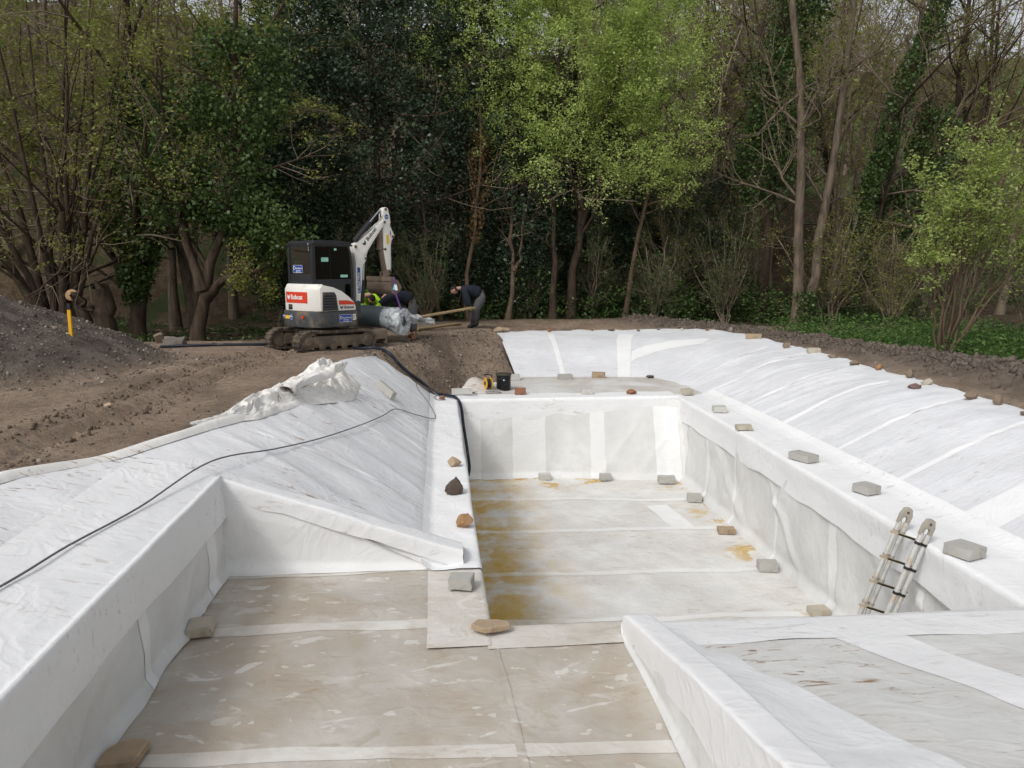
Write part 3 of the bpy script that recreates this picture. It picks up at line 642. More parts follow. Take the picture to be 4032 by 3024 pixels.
# undercarriage is turned a little against the house
uc = empty('undercarriage', (0, 0, 0), R(-4), ex)
def track(sy):
    y = .60*sy; r = .205; L_ = .70; n = 10
    loop = [(-L_, 0.0), (L_, 0.0)]+[(L_+r*math.sin(k/n*math.pi), r-r*math.cos(k/n*math.pi)) for k in range(1, n)]+[(L_-.1, 2*r), (.0, 2*r+.005), (-L_, 2*r+.02)]+[(-L_-r*1.03*math.sin(k/n*math.pi), r+r*math.cos(k/n*math.pi)) for k in range(1, n)]
    P = np.array(loop); d = np.linalg.norm(np.diff(np.vstack([P, P[:1]]), axis=0), axis=1); T_ = d.sum()
    inn = [(x*.955, .205+(z-.205)*.80) for x, z in loop]; m = MB(); N = len(loop); V = []
    for yy in (y-.14, y+.14):
        V += [(a, yy, b) for a, b in loop]+[(a, yy, b) for a, b in inn]
    F = []
    for i in range(N):
        j = (i+1) % N
        F += [(i, j, 2*N+j, 2*N+i), (N+i, 3*N+i, 3*N+j, N+j), (i, N+i, N+j, j), (2*N+i, 2*N+j, 3*N+j, 3*N+i)]
    m.add(V, F)
    cum = np.concatenate([[0], np.cumsum(d)]); PP = np.vstack([P, P[:1]])
    for k in range(46):
        s = k/46*T_; x = np.interp(s, cum, PP[:, 0]); z = np.interp(s, cum, PP[:, 1]); x2 = np.interp((s+.01) % T_, cum, PP[:, 0]); z2 = np.interp((s+.01) % T_, cum, PP[:, 1])
        a = math.atan2(z2-z, x2-x); m.box((x, y, z), (.035, .285, .034), Matrix.Rotation(-a, 3, 'Y'))
    tk = m.build('track', M['track_rubber'], uc, False)
    fm = MB().prism([(-.60, .10), (.60, .10), (.66, .20), (.62, .31), (-.55, .33), (-.62, .22)], y-.10*sy-.04, y+.12*sy if sy > 0 else y-.12); fm.build('track_frame', M['steel_dirty'], tk, True, .012)
    for x, rr in ((-.70, .155), (.70, .15)):
        wv = MB().lathe([(rr*.3, -.13), (rr, -.12), (rr, .12), (rr*.45, .135), (rr*.4, .15)], 20, (x, y, .21), (0, sy, 0)); wv.build('drive_wheel' if x < 0 else 'idler_wheel', M['steel_dirty'], tk, True)
    for x in (-.38, -.12, .14, .40):
        MB().lathe([(.03, -.135), (.075, -.13), (.075, .13), (.03, .135)], 14, (x, y, .105), (0, sy, 0)).build('roller', M['steel_dirty'], tk, True)
track(-1); track(1)
MB().box((0, 0, .34), (.75, .95, .16)).lathe([(.34, .40), (.34, .50)], 24).build('chassis', M['steel_dirty'], uc, True, .015)
bl = MB().prism([(1.14, .08), (1.20, .05), (1.22, .22), (1.20, .38), (1.16, .40), (1.17, .22)], -.72, .72); bl.build('dozer_blade', M['rust_steel'], uc, True, .008)
for y in (-.28, .28): MB().prism([(.35, .26), (.75, .30), (1.16, .13), (1.16, .30), (.75, .42), (.35, .36)], y-.05, y+.05).build('blade_arm', M['rust_steel'], uc, True, .01)
MB().box((1.02, -.62, .28), (.30, .22, .20)).build('blade_end_box', M['rust_steel'], uc, True, .012)
# house
FP = [(.46, -.70), (-.30, -.70), (-.46, -.655), (-.53, -.58), (-.60, -.30), (-.625, 0), (-.61, .32), (-.56, .50), (-.44, .60), (-.2, .64), (.55, .64), (.62, .3), (.62, -.3)]
house = MB().prism(FP, .49, .82, 'z').build('counterweight', M['cw'], ex, True, .03)
for (p, s_) in (((-.19, -.704, .72), .016), ((-.19, -.704, .58), .016)): MB().lathe([(.016, 0), (.016, .006)], 12, p, (0, -1, 0)).build('bolt', M['ink_b'], house)
def sticker(o3, U, W, w_, h_, mat, parent, name='sticker', th=.003):
    U = Vector(U); W = Vector(W); N_ = U.cross(W); P = [Vector(o3), Vector(o3)+U*w_, Vector(o3)+U*w_+W*h_, Vector(o3)+W*h_]
    return MB().add(P+[p+N_*th for p in P], [(4, 5, 6, 7), (0, 1, 5, 4), (1, 2, 6, 5), (2, 3, 7, 6), (3, 0, 4, 7)]).build(name, mat, parent)
SX, SZ = (1, 0, 0), (0, 0, 1)
def plant_sticker(o3, U, W, w_, h_, parent):
    s = sticker(o3, U, W, w_, h_, M['blue_st'], parent); U = Vector(U); W = Vector(W); N_ = U.cross(W); b = Vector(o3)+N_*.004
    lettering('C', b+U*w_*.03+W*h_*.42, U, W, w_*.18, M['ink_w'], s, .02)
    lettering('Plant Services', b+U*w_*.24+W*h_*.50, U, W, w_*.73, M['ink_w'], s, .01)
    lettering('Sales & Hire', b+U*w_*.32+W*h_*.27, U, W, w_*.46, M['ink_w'], s, .01)
    lettering('01291 690311', b+U*w_*.30+W*h_*.06, U, W, w_*.5, M['ink_w'], s, .01)
    fr_ = MB()
    for a0, a1, b0, b1 in ((0, 1, 0, .03), (0, 1, .97, 1), (0, .012, 0, 1), (.988, 1, 0, 1)):
        P = [Vector(o3)+U*w_*a+W*h_*b_+N_*.0036 for a, b_ in ((a0, b0), (a1, b0), (a1, b1), (a0, b1))]; fr_.add(P, [(0, 1, 2, 3)])
    fr_.build('sticker_border', M['ink_w'], s); return s
plant_sticker((.0, -.702, .585), SX, SZ, .30, .16, house)
lettering('E26', (.335, -.7025, .62), SX, SZ, .085, M['ink_w'], house, .03, height=.13)
# rear stickers follow the rear face (normal close to -x)
def rear(y, z, x=-.617):
    return (x, y, z)
RU = (0, -1, 0)
for y, mat, w_, h_ in ((.33, 'yellow_st', .17, .07),): sticker((-.629, y, .655), RU, SZ, w_, h_, M[mat], house)
for y, r_ in ((.47, .045), (.10, .062)):
    d_ = MB().lathe([(r_, 0), (r_, .004)], 24, (-.628 if y < .4 else -.575, y, .69), (-1, 0, 0)).build('round_badge', M['blue_st'], house)
    MB().lathe([(r_*.86, .0), (r_*.86, .001)], 24, ((-.633 if y < .4 else -.580), y, .69), (-1, 0, 0)).build('badge_ring', M['ink_w'], d_)
    MB().lathe([(r_*.76, .0), (r_*.76, .001)], 24, ((-.635 if y < .4 else -.582), y, .69), (-1, 0, 0)).build('badge_face', M['blue_st'], d_)
    lettering('Self', ((-.637 if y < .4 else -.584), y+r_*.55, .69), RU, SZ, r_*1.1, M['ink_w'], d_, .02)
MB().lathe([(.038, 0), (.036, .012)], 18, (-.612, -.30, .70), (-1, 0, 0)).build('tail_reflector', M['redp'], house, True)
# white engine hood (rear) and curved side cover
hood = MB()
FH = [(-.44, -.665), (-.50, -.59), (-.575, -.30), (-.60, 0), (-.585, .30), (-.53, .47), (-.42, .56), (-.30, .56), (-.30, -.665)]
FT = [(-.42, -.60), (-.455, -.55), (-.53, -.28), (-.55, 0), (-.535, .28), (-.49, .44), (-.40, .52), (-.30, .52), (-.30, -.60)]
n = len(FH); V = [(x, y, .825) for x, y in FH]+[(x*1.0, y, 1.27) for x, y in FH]+[(x, y, 1.375) for x, y in FT]
F = [(k*n+i, k*n+(i+1) % n, (k+1)*n+(i+1) % n, (k+1)*n+i) for k in range(2) for i in range(n)]+[tuple(range(2*n, 3*n)), tuple(range(n-1, -1, -1))]
hood.add(V, F); hd = hood.build('engine_hood', M['cream'], ex, True, .018)
# red name plate following the rear curve
def rear_x(y): return float(np.interp(y, [-.59, -.30, 0, .30, .47], [-.50, -.575, -.60, -.585, -.53]))
def curved_plate(y0, y1, z0, z1, off, mat, parent, name, n=10):
    m = MB(); V = []
    for k in range(n+1):
        y = y0+(y1-y0)*k/n; V += [(rear_x(y)-off, y, z0), (rear_x(y)-off, y, z1)]
    m.add(V, [(2*k, 2*k+2, 2*k+3, 2*k+1) for k in range(n)]); o = m.build(name, mat, parent)
    sm = o.modifiers.new('s', 'SOLIDIFY'); sm.thickness = .004; sm.offset = 0; return o
rp = curved_plate(.36, -.40, .99, 1.215, .006, M['redp'], hd, 'name_plate')
def on_rear(o, off):
    me = o.data
    for v in me.vertices: v.co.x = rear_x(v.co.y)-off+(v.co.x+10)*1.0
    me.update()
o = lettering('Bobcat', (-10, .12, 1.06), RU, SZ, .40, M['ink_w'], rp, .025, height=.10); on_rear(o, .0115)
o = cat_emblem((-10, .275, 1.05), RU, SZ, .12, M['ink_w'], rp, M['redp'])
on_rear(o, .0115); [on_rear(c_, .0125) for c_ in o.children]
hl = MB().box((-.587, .17, .90), (.02, .16, .11)).build('latch_recess', M['ink_b'], hd, True, .008); MB().box((-.60, .17, .91), (.012, .07, .03)).build('latch', M['steel_dirty'], hl, True, .004)
SP = [(-.44, .825), (-.44, 1.30), (-.40, 1.355), (-.31, 1.35), (-.11, 1.31), (.09, 1.23), (.28, 1.10), (.40, .985), (.43, .90), (.43, .825)]
sc = MB().prism(SP, -.695, -.44).build('side_cover', M['cream'], ex, True, .025)
GP = [(-.385, 1.22), (-.10, 1.215), (-.055, 1.15), (-.01, .835), (-.40, .835)]
MB().prism(GP, -.702, -.66).build('grille_frame', M['cw'], sc, True, .012)
rec = MB().prism([(-.365, 1.19), (-.115, 1.185), (-.075, 1.13), (-.04, .86), (-.375, .86)], -.7035, -.67).build('grille_recess', M['ink_b'], sc)
for k in range(6):
    z = .885+k*.055; x1 = float(np.interp(z, [.86, 1.13, 1.19], [-.045, -.08, -.115]))
    MB().box(((-.37+x1)/2, -.709, z), (x1+.37, .022, .016), Matrix.Rotation(R(-25), 3, 'X')).build('louvre', M['cw'], rec, True, .003)
MB().prism([(.00, 1.04), (.22, 1.035), (.34, 1.005), (.415, .955), (.42, .945), (.005, .95)], -.7015, -.698).build('red_stripe', M['redp'], sc)
lettering('Bobcat', (.135, -.6995, .865), SX, SZ, .24, M['ink_b'], sc, .02, height=.062); cat_emblem((.025, -.6985, .855), SX, SZ, .085, M['ink_b'], sc, M['cream'])
# cab
CW_ = dict(x0=-.42, x1=.58, y0=-.43, y1=.50)
roof = MB().prism([(-.40, 2.17), (-.42, 2.21), (-.36, 2.262), (.20, 2.268), (.50, 2.235), (.60, 2.16), (.56, 2.15)], CW_['y0']-.01, CW_['y1']+.01).build('cab_roof', M['mblack'], ex, True, .035, 3)
cab = MB()
for x, y in ((-.385, -.395), (-.385, .465)): cab.box((x, y, 1.70), (.075, .075, .98))
cab.tube([(.54, -.395, .85), (.56, -.395, 1.5), (.53, -.395, 2.0), (.46, -.395, 2.2)], .035, 8); cab.tube([(.54, .465, .85), (.56, .465, 1.5), (.53, .465, 2.0), (.46, .465, 2.2)], .035, 8)
cab.box((-.385, .035, 1.45), (.05, .86, .24)).box((-.385, .035, 2.165), (.05, .86, .05)).box((.08, -.40, 1.36), (.93, .045, .22)).box((.08, .465, 1.3), (.93, .045, .7)).box((.02, -.40, 2.17), (.93, .045, .06)).box((.02, .465, 2.17), (.93, .045, .06))
cab.box((.06, .0, .86), (1.0, .92, .10)).box((.34, -.40, 1.08), (.42, .04, .40)).box((.545, .035, .98), (.03, .86, .25)).box((.02, -.40, 1.80), (.05, .03, .72))
cb = cab.build('cab_frame', M['mblack'], ex, True, .012)
def pane(P, name='window_pane', m_=M['glass']):
    return MB().add(P, [(0, 1, 2, 3)]).build(name, m_, cb)
pane([(-.40, -.36, 1.57), (-.40, .43, 1.57), (-.40, .43, 2.14), (-.40, -.36, 2.14)]); pane([(-.35, -.415, 1.47), (.54, -.415, 1.47), (.52, -.415, 2.14), (-.35, -.415, 2.14)])
pane([(.56, -.36, 1.10), (.57, .43, 1.10), (.50, .43, 2.15), (.50, -.36, 2.15)]); pane([(-.35, .48, 1.65), (.52, .48, 1.65), (.50, .48, 2.14), (-.35, .48, 2.14)])
sm_ = MB().prism([(.36, 1.00), (.50, 1.00), (.50, 1.33), (.46, 1.37), (.40, 1.37), (.36, 1.33)], -.426, -.421).build('lower_window', M['glass'], cb)
plant_sticker((-.404, .32, 1.60), RU, SZ, .36, .16, cb)
sticker((-.20, -.418, 1.83), SX, SZ, .17, .085, M['mint'], cb); sticker((.26, -.418, 1.505), SX, SZ, .18, .055, M['mint'], cb); sticker((.12, -.418, 2.06), SX, SZ, .06, .045, M['mint'], cb)
MB().box((-.43, -.33, 2.15), (.05, .05, .10)).box((-.44, -.33, 2.06), (.02, .04, .06)).build('work_light', M['chrome'], cb, True, .008)
sticker((.30, .19, 1.86), (0, -1, 0), SZ, .05, .18, M['yellow_st'], cb)
st = MB().box((-.02, .03, 1.20), (.46, .46, .12)).box((-.22, .03, 1.48), (.12, .44, .52), Matrix.Rotation(R(-8), 3, 'Y')).box((-.25, .03, 1.80), (.09, .26, .16)).build('seat', M['seat'], ex, True, .05, 3)
for y in (-.27, .33): MB().tube([(.14, y, .95), (.14, y, 1.36), (.19, y, 1.48)], .018, 8).lathe([(.03, 0), (.035, .05), (.02, .09)], 10, (.185, y, 1.46)).build('joystick', M['seat'], ex, True)
# boom, arm, bucket
BO = [(.72, 2.20), (.73, 2.05), (.75, 1.90), (.76, 1.75), (.74, .91), (.84, .90), (.91, 1.42), (.95, 1.76), (1.03, 1.85), (1.055, 1.91), (1.05, 1.98), (1.10, 2.08), (1.24, 2.26), (1.41, 2.47), (1.59, 2.68), (1.60, 2.73), (1.54, 2.75), (1.28, 2.56), (1.05, 2.39), (.85, 2.25), (.78, 2.22)]
boom = MB().prism(BO, -.285, -.115).build('boom', M['cream'], ex, True, .012)
for x, z, r_ in ((.765, 2.15, .035), (1.565, 2.70, .032), (1.02, 1.90, .028), (.79, .96, .04)): MB().lathe([(r_, -.095), (r_*.9, -.1), (r_*.9, .1), (r_, .095)], 14, (x, -.2, z), (0, 1, 0)).build('pin', M['steel_dirty'], boom, True)
dirb = Vector((.50, 0, .535)).normalized(); upb = Vector((-dirb.z, 0, dirb.x))
lettering('Bobcat', Vector((1.10, -.287, 2.275)), dirb, upb, .36, M['ink_b'], boom, .02, height=.085)
cat_emblem(Vector((1.0, -.2865, 2.155)), dirb, upb, .11, M['ink_b'], boom, M['cream'])
bs = sticker((.865, -.286, 1.16), SZ, (-1, 0, 0), .55, .075, M['blue_st'], boom); lettering('C Plant Hire', (.845, -.2895, 1.18), SZ, (-1, 0, 0), .42, M['ink_w'], bs, .01)
MB().box((.70, -.2, .86), (.26, .26, .24)).box((.72, -.2, .70), (.20, .34, .16)).build('swing_post', M['cw'], ex, True, .02)
AR = [(1.54, 2.99), (1.62, 3.03), (1.68, 3.01), (1.70, 2.94), (1.73, 2.83), (1.76, 2.57), (1.85, 2.42), (1.84, 2.36), (1.77, 2.32), (1.74, 2.21), (1.72, 1.58), (1.65, 1.58), (1.60, 1.81), (1.545, 2.09), (1.55, 2.17), (1.535, 2.55), (1.52, 2.72), (1.53, 2.88)]
arm = MB().prism(AR, -.27, -.13).build('arm', M['cream'], ex, True, .01)
for x, z, r_ in ((1.61, 2.985, .03), (1.80, 2.385, .034), (1.57, 2.11, .03), (1.685, 1.61, .03)): MB().lathe([(r_, -.085), (r_*.9, -.09), (r_*.9, .09), (r_, .085)], 14, (x, -.2, z), (0, 1, 0)).build('pin', M['steel_dirty'], arm, True)
bd = MB().lathe([(.052, 0), (.052, .003)], 24, (1.63, -.2725, 2.82), (0, -1, 0)).build('round_badge', M['blue_st'], arm); lettering('117', (1.597, -.2765, 2.80), SX, SZ, .066, M['ink_w'], bd, .02)
sticker((1.615, -.272, 2.23), SX, SZ, .07, .20, M['yellow_st'], arm)
for z in (2.42, 2.59): sticker((1.725, -.272, z), SX, SZ, .016, .09, M['ink_b'], arm, 'slot')
lk = MB().prism([(1.42, 2.50), (1.46, 2.52), (1.53, 2.45), (1.52, 2.20), (1.55, 2.12), (1.50, 2.07), (1.42, 2.10), (1.44, 2.25)], -.25, -.15).prism([(1.47, 2.08), (1.54, 2.08), (1.62, 1.60), (1.55, 1.58)], -.245, -.155).build('arm_link', M['rust_steel'], ex, True, .01)
def cyl(a, b, f_, r1, r2, name):
    a = Vector(a); b = Vector(b); m_ = a+(b-a)*f_
    o = MB().tube([a, m_], r1, 12).build(name, M['ink_b'], ex, True); MB().tube([m_, b], r2, 10).build('rod', M['chrome'], o, True); return o
cyl((.80, -.2, 2.27), (1.52, -.2, 2.97), .58, .05, .026, 'arm_cylinder'); cyl((1.79, -.2, 2.36), (1.77, -.2, 1.62), .55, .04, .022, 'bucket_cylinder'); cyl((.95, -.2, .92), (1.04, -.2, 1.86), .55, .05, .028, 'boom_cylinder')
MB().tube([(.78, -.28, 2.28), (1.1, -.27, 2.60), (1.45, -.26, 2.92), (1.5, -.25, 2.80)], .014, 6).tube([(.80, -.14, 2.30), (1.12, -.14, 2.63), (1.42, -.15, 2.90), (1.47, -.15, 2.76)], .014, 6).build('hydraulic_hose', M['ink_b'], ex, True)
bk = MB(); BP = [(1.52, 1.50), (1.52, 1.40), (1.50, 1.24), (1.53, 1.17), (1.62, 1.11), (1.68, 1.13), (1.78, 1.19), (1.83, 1.28), (1.72, 1.42), (1.55, 1.50)]
y0, y1 = -.50, .34; n = len(BP)
bk.prism(BP, y0-.012, y0); bk.prism(BP, y1, y1+.012)
bk.add([(x, y, z) for y in (y0, y1) for x, z in BP[:7]]+[(x+.02, y, z+.012) for y in (y0, y1) for x, z in BP[:7]], [(i, i+1, 7+i+1, 7+i) for i in range(6)]+[(14+i, 21+i, 21+i+1, 14+i+1) for i in range(6)])
bk.box((1.515, -.08, 1.46), (.03, .86, .10))
for y in (-.26, -.14): bk.prism([(1.52, 1.36), (1.52, 1.60), (1.62, 1.66), (1.72, 1.66), (1.72, 1.58), (1.60, 1.48)], y-.012, y+.012)
bk.build('bucket', M['rust_steel'], ex, True)

# ------------------------------------------------------------------ wrapped roll, sling, planks
M['liner'] = simple('grey_liner', (.10, .125, .135), .45, 0, .2, 8, (.30, .27, .20), .15, .1)
t = NT('clear_wrap'); nb = t.bump(t.noise(7, 4, .6, 1.0), .45, .05)
d_ = t.n('ShaderNodeBsdfPrincipled'); d_.inputs['Base Color'].default_value = (.62, .66, .68, 1); d_.inputs['Roughness'].default_value = .4; t.l(nb, d_.inputs['Normal'])
tr = t.n('ShaderNodeBsdfTransparent'); tr.inputs['Color'].default_value = (.93, .95, .96, 1); mx = t.n('ShaderNodeMixShader')
fk = t.ramp(t.noise(5, 4, .6, 1.0), .35, .65, .35, .9); t.l(fk, mx.inputs[0]); t.l(tr.outputs[0], mx.inputs[1]); t.l(d_.outputs[0], mx.inputs[2]); t.l(mx.outputs[0], t.out.inputs[0]); M['wrap'] = t.m
A = Vector((-.84, 17.56, .53)); B_ = Vector((-2.55, 18.55, .66)); ax = (B_-A).normalized(); side = ax.cross(Vector((0, 0, 1))).normalized(); upv = side.cross(ax)
roll = empty('liner_roll', (A.x, A.y, .2)); tag(roll, 'thick grey liner roll wrapped in torn clear plastic hanging beside the excavator', 'liner roll')
loc = lambda p: Vector(p)-Vector((A.x, A.y, .2))
mb = MB(); rr_ = [.225, .245, .25, .25, .25, .25, .25, .245, .225]; L_ = (B_-A).length; tt_ = [0, .01, .1, .3, .5, .7, .9, .99, 1]
mb.tube([loc(A+ax*L_*q) for q in tt_], rr_, 40); mb.build('roll', M['liner'], roll, True)
MB().tube([loc(A-ax*.05), loc(A+ax*.3)], .055, 16).build('core_tube', M['rust_steel'], roll, True)
lb = MB()
for k in range(6):
    a0 = R(62+k*6); a1 = R(62+(k+1)*6)
    lb.add([loc(A+ax*q+(side*math.cos(a)+upv*math.sin(a))*.254) for q, a in ((.42, a0), (.72, a0), (.72, a1), (.42, a1))], [(0, 1, 2, 3)])
lb.build('paper_label', M['ink_w'], roll)
nu, nv = 64, 44; u, v = np.meshgrid(np.linspace(0, 2*np.pi, nu), np.linspace(0, 1, nv), indexing='ij')
s_ = np.interp(v, [0, .15, .45, .62, .8, 1], [.40, .28, .03, -.10, -.12, -.10]); r_ = np.interp(v, [0, .3, .45, .62, .8, 1], [.258, .27, .285, .27, .17, .07])
nz = vn(np.cos(u)*2.5+v*4, np.sin(u)*2.5+v*3, 300)*.5+vn(np.cos(u)*6+v*9, np.sin(u)*6-v*7, 301)*.35
r_ = r_*(1+.16*nz*sst(0, .3, v))+.03*sst(.2, .5, v)*(np.sin(u) < -.2); s_ = s_+.05*nz*sst(.2, .5, v)
An = np.array(A); an = np.array(ax); sn = np.array(side); un = np.array(upv)
P = An+s_[..., None]*an+r_[..., None]*(np.cos(u)[..., None]*sn+np.sin(u)[..., None]*un)
P[..., 2] -= .05*sst(.3, .6, v)*(1-np.sin(u))*.5; P = P-np.array((A.x, A.y, .2))
link('plastic_wrap', mesh_np('plastic_wrap', P, grid_faces(nu, nv), True), M['wrap'], roll)
nu, nv = 40, 24; u, v = np.meshgrid(np.linspace(0, 1, nu), np.linspace(0, 1, nv), indexing='ij')
X = -.80+.74*u*(1-.2*v)+.06*vn(u*5, v*5, 310); Y = 17.55+.25*u+.12*vn(u*3, v*4, 311)+.18*v; Z = .78-.30*u-.30*v*(1-.55*u)+.06*vn(u*6, v*6, 312)
link('loose_wrap', mesh_np('loose_wrap', np.stack([X-A.x, Y-A.y, Z-.2], -1), grid_faces(nu, nv), True), M['wrap'], roll)
M['purple'] = simple('purple_webbing', (.14, .06, .22), .8, 0, .2, 30)
def ex_w(x, y, z): c_, s_ = math.cos(R(42)), math.sin(R(42)); return Vector((-2.5+c_*x-s_*y, 16.72+s_*x+c_*y, z-.01))
sl = MB(); tp = ex_w(1.60, -.515, 1.50); p1 = A-ax*.10+Vector((0, -.03, .02))
def strap(m, a, b, w_):
    a = Vector(a); b = Vector(b); n_ = 10; d = (b-a); sd = d.cross(Vector((.2, 1, .1))).normalized(); V = []
    for k in range(n_+1):
        p = a+d*k/n_; ang = .5*math.sin(k/n_*4); q = (sd*math.cos(ang)+d.normalized().cross(sd)*math.sin(ang))*w_/2; V += [p-q, p+q]
    m.add(V, [(2*k, 2*k+1, 2*k+3, 2*k+2) for k in range(n_)])
strap(sl, tp, ex_w(1.60, -.53, 1.22), .05); strap(sl, ex_w(1.60, -.53, 1.22), p1, .05)
o = sl.build('lifting_sling', M['purple']); so2 = o.modifiers.new('s', 'SOLIDIFY'); so2.thickness = .006; tag(o, 'purple webbing sling running from the bucket to the roll core', 'sling')
bt = ex_w(1.60, -.545, 1.28); MB().box(bt, (.055, .004, .13), Matrix.Rotation(R(20), 3, 'Y')).build('tag', simple('tag_blue', (.25, .55, .75), .5), o); MB().box(bt+Vector((.03, -.006, -.02)), (.05, .004, .11), Matrix.Rotation(R(-12), 3, 'Y')).build('tag', M['ink_w'], o)
t = NT('scaffold_wood'); n1 = t.noise(6, 5, .6, .4, t.mapping((1, 14, 14))); M['wood'] = t.bsdf(t.mix(t.ramp(n1, .3, .7), (.23, .165, .09), (.40, .30, .17)), .8, 0, t.bump(n1, .3, .01), .2)
def plank(a, b, w_, th, label):
    a = Vector(a); b = Vector(b); d = b-a; L_ = d.length
    o = MB().box((L_/2, 0, 0), (L_, w_, th)).build('plank', M['wood'], None, False, .006); o.location = a
    o.rotation_euler = d.to_track_quat('X', 'Z').to_euler(); tag(o, label, 'plank', 'scaffold planks behind the roll'); return o
plank((-.55, 20.9, .36), (1.0, 21.85, .56), .22, .045, 'raised wooden plank held at one end by the bending man')
plank((-.62, 21.0, .025), (.62, 22.9, .03), .21, .045, 'wooden plank lying on the dirt below the raised plank')

# ------------------------------------------------------------------ people
def skin(name, V, E_, rad, mat, parent=None, sub=2):
    me = bpy.data.meshes.new(name); me.from_pydata([tuple(p) for p in V], E_, []); o = link(name, me, None, parent)
    sk = o.modifiers.new('skin', 'SKIN'); sk.use_smooth_shade = True; sk.branch_smoothing = .6
    for i, r_ in enumerate(rad): me.skin_vertices[0].data[i].radius = r_ if isinstance(r_, tuple) else (r_, r_)
    me.skin_vertices[0].data[0].use_root = True
    ss = o.modifiers.new('sub', 'SUBSURF'); ss.levels = ss.render_levels = sub
    dg = bpy.context.evaluated_depsgraph_get(); m2 = bpy.data.meshes.new_from_object(o.evaluated_get(dg)); o.modifiers.clear()
    o.data = m2; m2.materials.clear(); m2.materials.append(mat); m2.polygons.foreach_set('use_smooth', np.ones(len(m2.polygons), bool)); return o
M['skin'] = simple('skin', (.42, .24, .17), .55, 0, .1, 10)
M['navy'] = simple('navy_cloth', (.012, .015, .026), .85, 0, .3, 20, None, 0, .3)
M['greytr'] = simple('grey_trousers', (.075, .072, .075), .9, 0, .25, 18, None, 0, .3)
M['boot'] = simple('wellington_rubber', (.014, .017, .016), .35, 0, .3, 14, (.12, .09, .06), .4)
M['hair'] = simple('dark_hair', (.018, .013, .010), .8, 0, .3, 40)
M['hivis'] = simple('hivis_yellow', (.42, .80, .02), .7, 0, .1, 14)
M['reflect'] = simple('reflective_band', (.34, .38, .33), .4, 0, .1, 14)
M['leather'] = simple('work_boot', (.20, .10, .05), .7, 0, .2, 14)
M['glove'] = simple('work_glove', (.42, .42, .22), .8, 0, .2, 14)
def hand(wr, d, side_, mat, parent, curl=.6, name='hand'):
    """palm and five bent fingers from wrist wr along d"""
    wr = Vector(wr); d = Vector(d).normalized(); s = Vector(side_).normalized(); nrm = d.cross(s).normalized(); V = [wr, wr+d*.05, wr+d*.085]; E_ = [(0, 1), (1, 2)]; rad = [.027, (.038, .02), (.036, .018)]
    for k, (off, ln) in enumerate(((-.03, .060), (-.01, .072), (.011, .068), (.031, .052))):
        b = wr+d*.088+s*off; i = len(V); q1 = b+(d*math.cos(curl*.5)+nrm*math.sin(curl*.5))*ln*.5; q2 = q1+(d*math.cos(curl*1.5)+nrm*math.sin(curl*1.5))*ln*.5
        V += [b, q1, q2]; E_ += [(2, i), (i, i+1), (i+1, i+2)]; rad += [.010, .0092, .008]
    i = len(V); V += [wr+d*.035-s*.045, wr+d*.07-s*.058+nrm*.02]; E_ += [(1, i), (i, i+1)]; rad += [.011, .009]
    return skin(name, V, E_, rad, mat, parent, 1)
def head(c, fwd, up, parent, hair=True):
    """skull with brow, nose, chin, ears; returns the head mesh"""
    c = Vector(c); f = Vector(fwd).normalized(); up = Vector(up); up = (up-f*up.dot(f)).normalized(); s = f.cross(up)
    bm = bmesh.new(); bmesh.ops.create_icosphere(bm, subdivisions=4, radius=1)
    for v in bm.verts:
        p = v.co.copy(); x, y, z = p
        X, Yv, Zv = x*.098, y*.076, z*.118
        if z < 0: X = x*(.098-.018*(-z)); Yv *= 1-.28*(-z)**1.5
        X += .028*math.exp(-((y/.16)**2+((z+.08)/.20)**2))*(x > 0)+.012*math.exp(-((y/.3)**2+((z+.62)/.18)**2))*(x > 0)
        for e in (-1, 1): X -= .012*math.exp(-(((y-e*.38)/.16)**2+((z-.08)/.12)**2))*(x > 0); Yv += e*.020*math.exp(-(((x+.05)/.16)**2+((z+.02)/.26)**2))*(y*e > .5)
        X -= .006*math.exp(-((y/.3)**2+((z+.42)/.05)**2))*(x > 0)
        v.co = c+f*X+s*Yv+up*Zv
    me = bpy.data.meshes.new('head'); bm.to_mesh(me); bm.free(); me.polygons.foreach_set('use_smooth', np.ones(len(me.polygons), bool))
    h = link('head', me, M['skin'], parent)
    if hair:
        bm = bmesh.new(); bmesh.ops.create_icosphere(bm, subdivisions=4, radius=1); dl = []
        for v in bm.verts:
            x, y, z = v.co
            if z < .25*x*2+(.1 if x > 0 else -.35): dl.append(v)
            k = 1.06+.03*mnoise.noise(Vector((x*7, y*7, z*7))); v.co = c+f*(x*.098*k-.004)+s*y*.076*k+up*z*.118*k
        bmesh.ops.delete(bm, geom=dl, context='VERTS'); me = bpy.data.meshes.new('hair'); bm.to_mesh(me); bm.free(); me.polygons.foreach_set('use_smooth', np.ones(len(me.polygons), bool)); link('hair', me, M['hair'], h)
    for e in (-1, 1):
        MB().lathe([(.001, -.002), (.010, 0), (.001, .003)], 8, c+f*.086+s*e*.030+up*.008, tuple(f)).build('eye', M['hair'], h, True)
    return h
